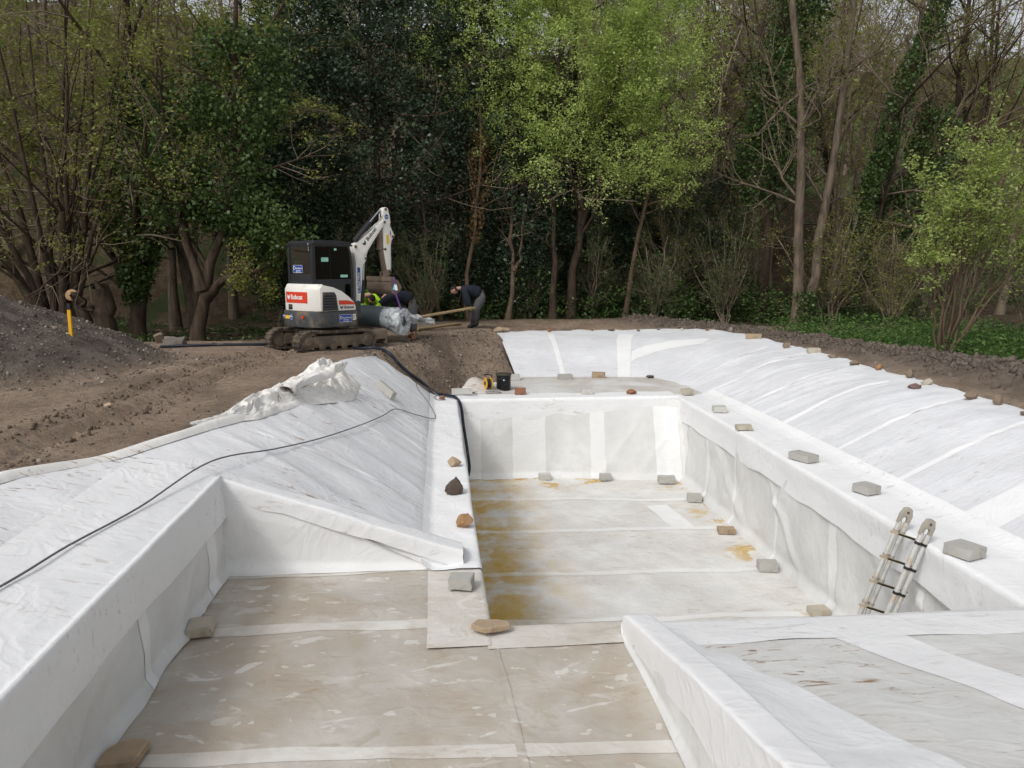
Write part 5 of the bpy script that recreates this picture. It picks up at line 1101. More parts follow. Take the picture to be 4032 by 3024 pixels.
pz = gzf(-5.9, 13.0); po = empty('marker_post', (-5.9, 13.0, pz)); tag(po, 'bright yellow marker post standing in the spoil heap', 'post')
MB().box((0, 0, .16), (.052, .035, .50)).build('post', M['post_y'], po, False, .006); MB().box((0, 0, .46), (.05, .034, .10)).build('post_top', M['ink_b'], po, False, .006)

# ------------------------------------------------------------------ loose stones, clods, sticks
def lumps(name, pts, sizes, mat, seed, flat=.7):
    rg = np.random.default_rng(seed); n = len(pts)
    c_ = np.array([(-1, -1, -1), (1, -1, -1), (1, 1, -1), (-1, 1, -1), (-1, -1, 1), (1, -1, 1), (1, 1, 1), (-1, 1, 1)], float)*.5
    V = c_[None]*(1+rg.uniform(-.75, .55, (n, 8, 3))); V[:, 4:, :2] *= rg.uniform(.45, .9, (n, 1, 1)); V *= sizes[:, None, None]*rg.uniform(.6, 1.3, (n, 1, 3)); V[..., 2] *= flat
    a = rg.uniform(0, 6.28, n); ca_, sa_ = np.cos(a)[:, None], np.sin(a)[:, None]; V[..., 0], V[..., 1] = V[..., 0]*ca_-V[..., 1]*sa_, V[..., 0]*sa_+V[..., 1]*ca_
    V += pts[:, None, :]; F = np.array([(3, 2, 1, 0), (4, 5, 6, 7), (0, 1, 5, 4), (1, 2, 6, 5), (2, 3, 7, 6), (3, 0, 4, 7)])[None]+np.arange(n)[:, None, None]*8
    return link(name, mesh_np(name, V, F), mat)
def island_mat(name, cols, rough=.95, sc=30):
    t = NT(name); g = t.n('ShaderNodeNewGeometry'); rp_ = t.n('ShaderNodeValToRGB'); t.l(g.outputs['Random Per Island'], rp_.inputs[0]); e = rp_.color_ramp.elements
    while len(e) < len(cols): e.new(.5)
    for i, c_ in enumerate(cols): e[i].position = i/(len(cols)-1); e[i].color = tuple(c_)+(1,)
    k = t.mix(t.ramp(t.noise(sc, 4), .3, .7, 0, .35), rp_.outputs[0], (.07, .055, .045)); return t.bsdf(k, rough, 0, t.bump(t.noise(sc*2, 3), .4, .01), .15)
M['rubble'] = island_mat('rubble_mix', [(.09, .075, .062), (.14, .115, .095), (.19, .16, .13), (.12, .095, .078), (.30, .265, .23), (.46, .42, .37)])
M['clod'] = island_mat('clay_clods', [(.10, .08, .066), (.15, .122, .10), (.12, .098, .08), (.19, .16, .135)])
rg = np.random.default_rng(11)
def scatter(n, xr, yr, w_):
    x = rg.uniform(*xr, n*6); y = rg.uniform(*yr, n*6); k = rg.uniform(0, 1, n*6) < w_(x, y); x, y = x[k][:n], y[k][:n]; return x, y
x, y = scatter(6500, (-12, -3.6), (8, 18), lambda x, y: sst(1.18, .7, np.sqrt(((x+8.3)/3.6)**2+((y-13.6)/3.9)**2))*.9+.35*np.exp(-((np.sqrt(((x+8.3)/3.6)**2+((y-13.6)/3.9)**2)-.98)/.1)**2))
s = .016+.05*rg.power(.35, len(x))**1.0*rg.uniform(.2, 1, len(x)); s = np.where(rg.uniform(0, 1, len(x)) < .06, s*1.8, s)
o = lumps('heap_rubble', np.stack([x, y, ground_z(x, y)+s*.15], -1), s, M['rubble'], 1); tag(o, 'grey-brown stones and clods strewn over the spoil heap', 'rubble', kind='stuff')
x, y = scatter(5200, (8.3, 10.2), (5, 24), lambda x, y: np.exp(-(line_d(x, y, RIDGE)/.42)**2)); x2, y2 = scatter(900, (4.5, 10), (21, 25.5), lambda x, y: np.exp(-(line_d(x, y, RIDGE)/.5)**2)); x = np.concatenate([x, x2]); y = np.concatenate([y, y2])
s = .022+.10*rg.uniform(0, 1, len(x))**3.5
o = lumps('ridge_clods', np.stack([x, y, ground_z(x, y)+s*.05], -1), s, M['clod'], 2, .85); tag(o, 'dark clay clods heaped in a ridge along the right side', 'clods', kind='stuff')
def dface(x, y): sd_ = poly_sd(x, y, CREST); fb_ = poly_sd(x, y, FAB); return ((sd_ > -.4) & (sd_ < 2.2) & (fb_ < -.02))*1.0
x3, y3 = scatter(1500, (-6.5, -2.2), (6, 16), lambda x, y: (poly_sd(x, y, FAB) < -.1)*np.exp(-((np.abs(x-(-3.8+.05*(y-9)))-.35)/.22)**2)); s3 = .015+.05*rg.uniform(0, 1, len(x3))**2.5
o = lumps('track_clods', np.stack([x3, y3, ground_z(x3, y3)+s3*.1], -1), s3, island_mat('track_clod', [(.16, .12, .09), (.24, .18, .135), (.20, .15, .11)]), 5); tag(o, 'brown clods pushed up beside the wheel ruts', 'clods', kind='stuff')
x, y = scatter(2200, (-1.6, 2.0), (15.2, 21.5), dface); s = .012+.045*rg.uniform(0, 1, len(x))**3
x2, y2 = scatter(3000, (-7, 10), (6, 25), lambda x, y: (poly_sd(x, y, FAB) < -.1)*.5); s2 = .008+.035*rg.uniform(0, 1, len(x2))**4
x = np.concatenate([x, x2]); y = np.concatenate([y, y2]); s = np.concatenate([s, s2])
o = lumps('dirt_pebbles', np.stack([x, y, ground_z(x, y)+s*.1], -1), s, M['rubble'], 3); tag(o, 'small pebbles scattered over the bare dirt', 'pebbles', kind='stuff')
# ------------------------------------------------------------------ trees
def tubes(levels, sides):
    """levels: list of (P (B,k,3), r (B,k)); returns one mesh array pair"""
    VV = []; FF = []; n0 = 0
    for (P, Rr), ns in zip(levels, sides):
        B, k, _ = P.shape
        if B == 0: continue
        T = np.gradient(P, axis=1); T /= np.linalg.norm(T, axis=2, keepdims=True)+1e-9
        ref = np.where(np.abs(T[..., 2:3]) < .8, np.array([0, 0, 1.]), np.array([1., 0, 0])); a = np.cross(T, ref); a /= np.linalg.norm(a, axis=2, keepdims=True)+1e-9; b = np.cross(T, a)
        # keep the frame steady along each branch
        for i in range(1, k):
            q = a[:, i-1]-T[:, i]*(a[:, i-1]*T[:, i]).sum(1, keepdims=True); q /= np.linalg.norm(q, axis=1, keepdims=True)+1e-9; a[:, i] = q; b[:, i] = np.cross(T[:, i], q)
        th = np.arange(ns)*2*np.pi/ns
        V = P[:, :, None]+Rr[:, :, None, None]*(np.cos(th)[None, None, :, None]*a[:, :, None]+np.sin(th)[None, None, :, None]*b[:, :, None])
        i = (np.arange(B)[:, None, None]*k+np.arange(k-1)[None, :, None])*ns+np.arange(ns)[None, None, :]; j = (np.arange(B)[:, None, None]*k+np.arange(k-1)[None, :, None])*ns+(np.arange(ns)[None, None, :]+1) % ns
        FF.append((np.stack([i, j, j+ns, i+ns], -1).reshape(-1, 4)+n0)); VV.append(V.reshape(-1, 3)); n0 += V.size//3
    return np.concatenate(VV), np.concatenate(FF)
def unit(v): return v/(np.linalg.norm(v, axis=-1, keepdims=True)+1e-9)
def sprout(P, Rr, n, rg, t0=.3, t1=1., ang=45, ratio=.5, jit=.35, up=.15, wig=.18, rs=.55, k=5, flat=0.):
    """n child branches per parent branch"""
    B, K, _ = P.shape; t = rg.uniform(t0, t1, (B, n)); L = np.linalg.norm(np.diff(P, axis=1), axis=2).sum(1)
    f_ = t*(K-1); i = np.minimum(f_.astype(int), K-2); fr_ = (f_-i)[..., None]; bi = np.arange(B)[:, None]
    p = P[bi, i]*(1-fr_)+P[bi, i+1]*fr_; T = unit(P[bi, i+1]-P[bi, i]); r0 = (Rr[bi, i]*(1-fr_[..., 0])+Rr[bi, i+1]*fr_[..., 0])*rs
    rnd = rg.normal(size=(B, n, 3)); rnd[..., 2] *= (1-flat); o = unit(rnd-T*(rnd*T).sum(-1, keepdims=True)); a = np.radians(ang)*(1+jit*rg.normal(size=(B, n, 1)))
    d = unit(T*np.cos(a)+o*np.sin(a)); ln = L[:, None]*ratio*(1.15-.55*t)*rg.uniform(.6, 1.25, (B, n))
    pts = [p.reshape(-1, 3)]; d = d.reshape(-1, 3); ln = ln.reshape(-1); st_ = ln/(k-1)
    for q in range(k-1):
        d = unit(d+wig*rg.normal(size=d.shape)+np.array([0, 0, up])); pts.append(pts[-1]+d*st_[:, None])
    rr_ = np.maximum(.0025, r0.reshape(-1)[:, None]*np.linspace(1, .35, k)[None]); return np.stack(pts, 1), rr_
def leaf_mesh(name, C, size, rg, mat, upb=.4, aspect=.55, droop=0.):
    n = len(C); s = size*rg.uniform(.6, 1.35, n)[:, None]; ax_ = rg.normal(size=(n, 3)); ax_[:, 2] = ax_[:, 2]*.6-droop; ax_ = unit(ax_)
    nn = rg.normal(size=(n, 3)); nn[:, 2] = np.abs(nn[:, 2])*.7+upb*1.6; sd_ = unit(np.cross(ax_, nn)); nn = np.cross(sd_, ax_)
    V = np.stack([C-ax_*s*.5, C+sd_*s*aspect*.5-ax_*s*.02+nn*s*.10, C+ax_*s*.5, C-sd_*s*aspect*.5-ax_*s*.02+nn*s*.10], 1)
    return mesh_np(name, V, np.arange(n*4).reshape(-1, 4))
def leafmat(name, cols, trans=.35, rough=.55):
    t = NT(name); g = t.n('ShaderNodeNewGeometry'); rp_ = t.n('ShaderNodeValToRGB'); t.l(g.outputs['Random Per Island'], rp_.inputs[0]); e = rp_.color_ramp.elements
    while len(e) < len(cols): e.new(.5)
    for i, c_ in enumerate(cols): e[i].position = i/(len(cols)-1); e[i].color = tuple(c_)+(1,)
    b = t.n('ShaderNodeBsdfPrincipled'); t.l(rp_.outputs[0], b.inputs['Base Color']); b.inputs['Roughness'].default_value = rough; b.inputs['Specular IOR Level'].default_value = .3
    tl = t.n('ShaderNodeBsdfTranslucent'); t.l(rp_.outputs[0], tl.inputs['Color']); mx = t.n('ShaderNodeMixShader'); mx.inputs[0].default_value = trans
    t.l(b.outputs[0], mx.inputs[1]); t.l(tl.outputs[0], mx.inputs[2]); t.l(mx.outputs[0], t.out.inputs[0]); return t.m
M['lf_bright'] = leafmat('spring_leaf', [(0.368, 0.461, 0.129), (0.451, 0.557, 0.169), (0.553, 0.66, 0.218), (0.401, 0.477, 0.139)], .45)
M['lf_willow'] = leafmat('willow_leaf', [(0.293, 0.372, 0.093), (0.361, 0.451, 0.124), (0.428, 0.507, 0.171), (0.316, 0.383, 0.101)], .45)
M['lf_holly'] = leafmat('holly_leaf', [(.035, .055, .030), (.05, .078, .042), (.075, .11, .062), (.04, .064, .034)], .15, .35)
M['lf_ivy'] = leafmat('ivy_leaf', [(0.044, 0.075, 0.022), (0.066, 0.11, 0.033), (0.099, 0.154, 0.046), (0.053, 0.088, 0.026)], .2, .4)
M['lf_young'] = leafmat('young_leaf', [(0.188, 0.225, 0.05), (0.25, 0.294, 0.069), (0.3, 0.331, 0.081), (0.225, 0.194, 0.069)], .45)
M['lf_dead'] = leafmat('dead_leaf', [(.14, .085, .035), (.19, .125, .055), (.11, .065, .03)], .3)
M['lf_weed'] = leafmat('weed_leaf', [(.05, .10, .025), (.07, .14, .035), (.10, .18, .045), (.14, .22, .06)], .35)
def bark(name, a, b):
    t = NT(name); n_ = t.noise(7, 5, .65, .3, t.mapping((1, 1, .25))); c = t.mix(t.ramp(n_, .3, .7), a, b); c = t.mix(t.ramp(t.noise(2.1, 3), .6, .72, 0, .5), c, (.10, .105, .06)); return t.bsdf(c, .95, 0, t.bump(n_, .7, .03), .1)
M['bk_dark'] = bark('dark_bark', (.036, .026, .019), (.085, .062, .045)); M['bk_grey'] = bark('grey_bark', (.075, .056, .042), (.18, .142, .108)); M['bk_tan'] = bark('tan_bark', (.075, .053, .037), (.155, .112, .078)); M['bk_twig'] = bark('twig_bark', (.15, .118, .088), (.26, .21, .155)); M['bk_red'] = bark('red_twig', (.17, .12, .088), (.26, .195, .15))
def trunk_pts(pts, r0, r1, rg, k=10, wig=.04):
    Q = np.array(catmull(pts, 8)); L = np.linspace(0, len(Q)-1, k); P = np.stack([np.interp(L, np.arange(len(Q)), Q[:, i]) for i in range(3)], -1)
    P[1:] += rg.normal(size=(k-1, 3))*wig*np.array([1, 1, .2]); rr_ = np.linspace(0, 1, k); return P, r0+(r1-r0)*rr_**.8+r0*.45*np.exp(-rr_*14)
GRP = 'trees at the wood edge'
def tree(name, label, base, stems, levels, bk='bk_dark', tw='bk_twig', seed=1, leaf=None, extra=None, cat='tree', group=GRP, ksides=(8, 5, 4, 3, 3)):
    """stems: list of (points relative to base, r0, r1); levels: list of sprout() kwargs; leaf: list of dicts"""
    rg = np.random.default_rng(seed); root = empty(name, base); tag(root, label, cat, group)
    S = [trunk_pts(p, a, b, rg) for p, a, b in stems]; P0 = np.stack([s[0] for s in S]); R0 = np.stack([s[1] for s in S]); lv = [(P0, R0)]
    for q_, kw in enumerate(levels): lv.append(sprout(lv[-1][0], lv[-1][1], rg=rg, k=(5, 4, 3)[min(q_, 2)], **kw))
    nt_ = 2 if len(lv) > 2 else len(lv)
    V, F = tubes(lv[:nt_], ksides[:nt_]); link('trunk', mesh_np('trunk', V, F, True), M[bk], root)
    if len(lv) > nt_:
        V, F = tubes(lv[nt_:], ksides[nt_:]); tag(link('twigs', mesh_np('twigs', V, F, True), M[tw], root), kind='stuff')
    for lf in (leaf or []):
        if 'pts' in lf: C = lf['pts'](rg, lv)
        else:
            P = lv[lf.get('lev', -1)][0]; m_ = lf['n']; bi = rg.integers(0, len(P), m_); t_ = rg.uniform(lf.get('t0', .2), 1, m_)*(P.shape[1]-1); i = np.minimum(t_.astype(int), P.shape[1]-2); fr_ = (t_-i)[:, None]
            C = P[bi, i]*(1-fr_)+P[bi, i+1]*fr_+rg.normal(size=(m_, 3))*lf.get('sig', .1)
        if 'keep' in lf: C = C[lf['keep'](C)]
        tag(link(lf.get('name', 'crown'), leaf_mesh('crown', C, lf['size'], rg, M[lf['mat']], lf.get('up', .4), lf.get('asp', .6), lf.get('droop', 0.)), M[lf['mat']], root), kind='stuff')
    return root
def clone(src, label, base, rz=0., sc=1.):
    """another individual of the same kind: copies of the thing and of each part, sharing mesh data"""
    r = src.copy(); col.objects.link(r); r.location = base; r.rotation_euler = (0, 0, R(rz)); r.scale = (sc, sc, sc); r['label'] = label
    for ch in list(src.children):
        c_ = ch.copy(); col.objects.link(c_); c_.parent = r
    return r
def blob(cs, n, sig, per, nz=.6, seed=0):
    """leaf positions: clumps on the shells of ellipsoids cs = [(cx, cy, cz, rx, ry, rz)]"""
    def g(rg, lv):
        out = []; W = np.array([c[3]*c[5] for c in cs]); W = W/W.sum()
        for c, w_ in zip(cs, W):
            m_ = max(1, int(n*w_/per)); d = unit(rg.normal(size=(m_, 3))); rad = rg.uniform(.45, 1., (m_, 1))**.5; rad = rad*(1+nz*.45*vn(d[:, :1]*3+c[0], d[:, 2:3]*3+d[:, 1:2]*2+c[2], seed+5))
            q = np.array(c[:3])+d*rad*np.array(c[3:]); q = np.repeat(q, per, 0)+rg.normal(size=(m_*per, 3))*sig*np.array([1, 1, .8]); out.append(q)
        return np.concatenate(out)
    return g
def column(path, rad, n, seed=0, sig=.05):
    """ivy sleeve along a path"""
    def g(rg, lv):
        Q = np.array(catmull(path, 12)); t_ = rg.uniform(0, 1, n); f_ = t_*(len(Q)-1); i = np.minimum(f_.astype(int), len(Q)-2); fr_ = (f_-i)[:, None]; p = Q[i]*(1-fr_)+Q[i+1]*fr_
        a = rg.uniform(0, 6.283, n); r_ = np.interp(t_, np.linspace(0, 1, len(rad)), rad)*(.75+.5*vn(t_*9, a*1.2, seed))*rg.uniform(.6, 1.05, n)
        return p+np.stack([np.cos(a)*r_, np.sin(a)*r_, rg.normal(size=n)*.1], -1)
    return g
def gb(x, y): return (x, y, float(ground_z(x, y))-.05)
T3 = lambda n1, n2, n3, **k: [dict(n=n1, t0=.25, ang=48, ratio=.42, up=.10, rs=.5, **k), dict(n=n2, t0=.2, ang=42, ratio=.5, up=.05, rs=.5), dict(n=n3, t0=.15, ang=40, ratio=.5, up=.05, rs=.55)]
# --- left: coppiced stools
def fan(nst, h, spread, r, rg, bend=.5, ax=0.):
    out = []
    for i in range(nst):
        a = rg.uniform(0, 6.28); s = spread*rg.uniform(.25, 1); hh = h*rg.uniform(.65, 1.05); dx, dy = math.cos(a)*s+ax, math.sin(a)*s*.7
        out.append(([(dx*.06, dy*.06, 0), (dx*.25, dy*.25, hh*.25), (dx*.6, dy*.6, hh*.6), (dx, dy, hh)], r*rg.uniform(.5, 1.1), .012))
    return out
rg0 = np.random.default_rng(3)
tree('coppice_tree', 'many-stemmed brown coppice with sparse young leaves on the left behind the spoil heap', gb(-9.6, 20.6), fan(9, 10.5, 3.2, .15, rg0, ax=-.4)+[([(0, 0, 0), (-.5, 0, 1.2), (-1.6, 0, 3.2), (-2.4, .2, 6.2)], .22, .03), ([(.2, 0, 0), (.4, 0, 1.5), (.9, .2, 4.0), (1.2, .3, 7.5)], .17, .03)],
     [dict(n=7, t0=.22, ang=50, ratio=.30, up=.03, rs=.45), dict(n=5, t0=.2, ang=45, ratio=.5, up=.0, rs=.5), dict(n=4, t0=.2, ang=42, ratio=.5, up=.0, rs=.6)], 'bk_dark', 'bk_twig', 5, [dict(n=7000, size=.085, mat='lf_young', sig=.07, keep=lambda C: C[:, 2] > 2.2+.8*vn(C[:, 0], C[:, 1], 4))])
st_ = MB().tube([(.0, 0, -.1), (.05, 0, .6), (.12, .02, 1.25)], [.45, .34, .26], 12); 
cs = tree('cut_stump', 'rotten dark stump with a pale sawn face behind the yellow post', gb(-8.15, 19.6), [([(0, 0, 0), (.05, 0, .7), (.1, .02, 1.5)], .34, .2), ([(-.2, 0, 0), (-.35, -.1, .8), (-.5, -.2, 1.35)], .20, .12)], [dict(n=5, t0=.3, ang=60, ratio=.35, up=.1)], 'bk_dark', 'bk_dark', 6, cat='stump', group='stumps and logs')
M['cutwood'] = simple('sawn_wood', (.40, .26, .14), .9, 0, .15, 12)
MB().lathe([(.13, -.02), (.14, .0), (.12, .012)], 16, (-.53, -.28, 1.30), (.1, -1, .35)).build('sawn_face', M['cutwood'], cs, True)
for i, (x, y, L_, r_, a, lb_) in enumerate([(-12.2, 20.2, 1.8, .13, 8, 'mossy sawn log lying at the far left behind the spoil heap'), (-11.4, 20.8, 1.2, .10, -25, 'short dark log propped beside the mossy log')]):
    z = gb(x, y)[2]+r_+.05; o = MB().tube([(0, 0, 0), (L_*.5, .03, .02), (L_, 0, .05)], [r_, r_*1.05, r_*.95], 14).build('log', M['bk_dark'], None, True); o.location = (x, y, z); o.rotation_euler = (0, 0, R(a)); tag(o, lb_, 'log', 'stumps and logs')
    MB().lathe([(r_*.9, 0), (r_*.9, .012)], 16, (L_, 0, .05), (1, 0, .05)).build('sawn_face', M['cutwood'], o, True)
tree('coppice_tree', 'leafing thin-stemmed coppice at the left border of the photo', gb(-13.2, 22.5), fan(10, 11, 3, .11, rg0), [dict(n=7, t0=.25, ang=48, ratio=.30, up=.05, rs=.45), dict(n=5, t0=.2, ang=45, ratio=.5, rs=.5), dict(n=4, t0=.2, ang=42, ratio=.5, rs=.6)], 'bk_grey', 'bk_twig', 8, [dict(n=9000, size=.09, mat='lf_young', sig=.09, keep=lambda C: C[:, 2] > 2.5)])
tree('ivy_tree', 'tree with an ivy-wrapped trunk right of the yellow post', gb(-8.1, 21.6), [([(0, 0, 0), (.1, 0, 1.5), (.25, 0, 4), (.3, 0, 8), (.5, 0, 13)], .24, .07), ([(.1, 0, .9), (-.5, .1, 2.4), (-1.0, .2, 5)], .13, .03)], T3(10, 6, 4), 'bk_dark', 'bk_twig', 9,
     [dict(pts=column([(.1, -.05, 1.3), (.2, 0, 3), (.28, 0, 5.2), (.3, 0, 7)], [.35, .75, .95, .8, .4], 9000, 3), size=.10, mat='lf_ivy', up=.1, droop=.6, asp=.85), dict(n=4500, size=.085, mat='lf_young', sig=.1)])
tree('ivy_tree', 'stout leaning trunk with a low right-hand limb and ivy crown left of the excavator', gb(-6.05, 20.0), [([(0, 0, 0), (.15, 0, .9), (.35, 0, 1.9), (.9, .1, 3.4), (1.2, .2, 6), (1.4, .2, 9)], .19, .05), ([(.25, 0, 1.3), (.8, -.05, 1.75), (1.5, -.1, 1.95), (2.4, -.1, 2.5)], .13, .03), ([(.2, 0, 1.5), (-.1, .1, 2.6), (-.4, .2, 4.2), (-.5, .2, 7.5)], .14, .03)],
     [dict(n=9, t0=.35, ang=50, ratio=.35, up=.0, rs=.5), dict(n=6, t0=.2, ang=45, ratio=.5, rs=.5), dict(n=4, t0=.2, ang=42, ratio=.5, rs=.55)], 'bk_dark', 'bk_twig', 10,
     [dict(pts=blob([(.9, .1, 3.9, 1.2, .9, 1.3), (2.0, 0, 2.9, .9, .7, .7), (-.3, .2, 4.6, .8, .8, 1.6), (1.3, .3, 6.4, 1.2, 1, 1.6)], 15000, .16, 26, .7, 2), size=.10, mat='lf_ivy', up=.15, droop=.5, asp=.85), dict(n=4500, size=.085, mat='lf_young', sig=.12)])
tree('leafing_tree', 'hazel with flat sprays of yellowish young leaves above the excavator cab', gb(-6.9, 22.6), [([(0, 0, 0), (.1, 0, 2), (.4, -.2, 4.5), (1.4, -.6, 5.8), (3.2, -1.0, 6.3), (4.6, -1.2, 6.1)], .13, .015), ([(0, .1, 0), (-.1, 0, 3), (.1, -.1, 6), (1.2, -.4, 7.6), (2.8, -.7, 8.0)], .12, .012), ([(0, .1, 0), (-.3, 0, 3), (-.6, 0, 7), (-.2, 0, 11)], .13, .02), ([(.1, 0, 2), (-1.2, -.4, 4.4), (-2.8, -.6, 5.2), (-4, -.6, 5.1)], .09, .012)],
     [dict(n=12, t0=.4, ang=55, ratio=.22, up=.03, rs=.5, flat=.6), dict(n=7, t0=.2, ang=48, ratio=.5, up=.02, rs=.5, flat=.6), dict(n=4, t0=.2, ang=42, ratio=.5, rs=.6, flat=.5)], 'bk_grey', 'bk_twig', 11, [dict(n=12000, size=.08, mat='lf_young', sig=.06)])
rng_t = np.random.default_rng(5)
for i, (x, y, h, lb_) in enumerate([(-11.6, 26, 13, 'tall leafing tree at upper left between the coppice stools'), (-9.0, 27.5, 14, 'tall pale-stemmed leafing tree at upper left beside the ivy trunk'), (-15.5, 26, 12, 'slender leafing tree in the top left corner')]):
    if i: clone(lt_, lb_, gb(x, y), 70*i+20, h/13.); continue
    lt_ = tree('leafing_tree', lb_, gb(x, y), [([(0, 0, 0), (.1, 0, h*.3), (-.2, 0, h*.65), (.2, 0, h)], .16, .03), ([(0, 0, h*.2), (.7, .2, h*.45), (1.2, .2, h*.8)], .09, .02)], T3(12, 7, 4), 'bk_grey', 'bk_twig', 20+i, [dict(n=13000, size=.10, mat='lf_young', sig=.15)])
tree('ivy_tree', 'broad ivy-draped tree with mid-green leaves behind the excavator cab', gb(-5.0, 26.2), [([(0, 0, 0), (.2, 0, 4), (.0, 0, 8), (.4, 0, 13)], .26, .06)], T3(9, 6, 4), 'bk_grey', 'bk_twig', 24,
     [dict(pts=blob([(0, 0, 3.5, 1.9, 1.3, 2.6), (-.6, 0, 7.3, 1.9, 1.3, 2.2), (.9, 0, 9.5, 1.6, 1.2, 2.2)], 21000, .2, 30, .8, 8), size=.115, mat='lf_ivy', up=.1, droop=.5, asp=.85), dict(n=6000, size=.09, mat='lf_young', sig=.15)])
# --- centre: dark evergreens
def holly(label, x, y, h, r, n, seed, low=.9):
    rg = np.random.default_rng(seed); cs = []
    for k in range(9):
        z = low+.5+(h-low-1)*k/8; rr_ = r*(.55+.45*math.sin(math.pi*min(1, .15+.85*(1-k/8.5)))); cs.append((rg.uniform(-.5, .5), rg.uniform(-.4, .4), z, rr_*rg.uniform(.8, 1.15), rr_*.8, h/10*1.2))
    tree('holly_tree', label, gb(x, y), [([(0, 0, 0), (.1, 0, h*.3), (-.1, .1, h*.6), (0, 0, h*.97)], .17, .03), ([(.3, .1, 0), (.5, .1, h*.25), (.9, 0, h*.5)], .10, .03)], [dict(n=14, t0=.12, ang=65, ratio=.25, up=.0, rs=.4), dict(n=5, t0=.2, ang=45, ratio=.5, rs=.5)], 'bk_dark', 'bk_twig', seed,
         [dict(pts=blob(cs, n, .20, 34, 1.0, seed), size=.115, mat='lf_holly', up=.35, asp=.6)])
holly('tall dark evergreen holly rising behind the excavator boom', -1.9, 25.0, 14.5, 2.9, 50000, 30)
holly('dark evergreen left of the tall holly and above the cab roof', -4.0, 24.2, 8.5, 2.1, 30000, 31, .7)
holly('dark evergreen between the boom and the bright green tree', .5, 26.2, 12.5, 2.2, 36000, 32)
holly('low dark evergreen under the bright green tree', 2.8, 26.2, 8.2, 2.3, 34000, 33, 1.0)
holly('dark evergreen shrub behind the slim leaning trunks', 5.4, 28.4, 8.0, 2.8, 34000, 34, .4)
holly('dark evergreen bank shrub right of the slim leaning trunk', 8.6, 29.4, 5.6, 2.6, 22000, 35, .2)
# slim trunks in front
def slim(label, x, y, pts, r, seed, bk='bk_tan', leaf=None, lv=None, stems=()): tree('slim_tree', label, gb(x, y), [(pts, r, r*.4)]+list(stems), lv or [dict(n=7, t0=.5, ang=50, ratio=.3, up=.1, rs=.5), dict(n=5, t0=.2, ang=45, ratio=.5, rs=.5)], bk, 'bk_twig', seed, leaf, group='slim trunks behind the workers')
slim('slim pale trunk directly behind the bending man, hung with dead ivy leaves', 1.0, 24.6, [(0, 0, 0), (-.1, 0, 1.2), (.12, 0, 2.4), (.35, 0, 4.4), (.4, .2, 7)], .085, 40, leaf=[dict(pts=column([(.15, 0, 2.5), (.35, 0, 4.4), (.4, .2, 6)], [.2, .5, .4], 900, 5), size=.10, mat='lf_dead', up=.0, droop=.8)])
slim('slim trunk left of the bending man leaning to the left', .1, 24.9, [(0, 0, 0), (-.15, 0, 1.0), (-.45, 0, 2.1), (-.55, 0, 3.6), (-.5, .2, 6)], .07, 41)
slim('slim forked trunk between the bending man and the dark trunk', 2.25, 24.8, [(0, 0, 0), (.12, 0, 1.0), (.20, 0, 1.9), (.10, 0, 3.1), (.3, .2, 6)], .09, 42, stems=[([(.2, 0, 1.6), (.42, 0, 2.2), (.48, 0, 3.0), (.9, .1, 5)], .06, .02)])
slim('straight dark trunk below the bright green crown', 3.75, 25.1, [(0, 0, 0), (.05, 0, 1.5), (.02, 0, 3.2), (.1, .2, 7)], .13, 43, 'bk_dark')
slim('slim trunk crossing a thin branch, leaning right at the far dirt edge', 6.25, 25.6, [(0, 0, 0), (.12, 0, .9), (.35, 0, 2.2), (.68, 0, 3.9), (.95, .1, 5.4), (1.3, .2, 8)], .10, 44, lv=[dict(n=10, t0=.45, ang=55, ratio=.35, up=.05, rs=.5), dict(n=6, t0=.2, ang=45, ratio=.5, rs=.5), dict(n=4, t0=.2, ang=42, ratio=.5, rs=.6)], leaf=[dict(n=3500, size=.08, mat='lf_bright', sig=.08)])
tree('maple_tree', 'big bright spring-green tree in the middle of the wood edge', gb(4.4, 25.6), [([(0, 0, 0), (.12, 0, 1.5), (.35, 0, 3.2), (.3, .3, 5.5), (.2, .6, 9), (.3, .7, 13)], .17, .05), ([(.35, 0, 3.2), (1.2, .3, 5.2), (2.2, .5, 8), (2.8, .6, 11)], .10, .02), ([(.3, .2, 4.2), (-.8, .5, 6.2), (-1.9, .7, 9), (-2.4, .8, 12)], .10, .02), ([(.3, .3, 5), (-.4, -.8, 7), (-.8, -1.4, 10)], .08, .02), ([(.3, .3, 5), (1.0, -.9, 6.8), (1.6, -1.6, 9)], .08, .02)],
     [dict(n=11, t0=.35, ang=50, ratio=.32, up=.10, rs=.45), dict(n=7, t0=.2, ang=45, ratio=.5, up=.05, rs=.5), dict(n=5, t0=.2, ang=42, ratio=.5, up=.05, rs=.6)], 'bk_dark', 'bk_twig', 50,
     [dict(n=26000, size=.085, mat='lf_bright', sig=.12), dict(pts=blob([(-.2, -.6, 8.6, 3.5, 2.0, 3.0), (-1.3, -.6, 11.4, 2.9, 2.0, 3.0), (1.3, -.5, 11.8, 3.0, 2.0, 3.2), (2.3, -.6, 7.4, 1.9, 1.5, 1.6), (-.8, -.9, 6.6, 1.8, 1.2, 1.2), (-2.6, -.5, 9, 1.8, 1.2, 2.4), (-1.5, -.8, 5.4, 1.5, .9, 1.0), (1.3, -.9, 5.3, 1.7, 1.0, 1.1), (3.1, -.6, 5.6, 1.5, 1.0, 1.2), (2.9, -.4, 9.8, 1.6, 1.2, 2.2)], 92000, .11, 20, 1.5, 9), size=.08, mat='lf_bright', up=.45, asp=.6)])
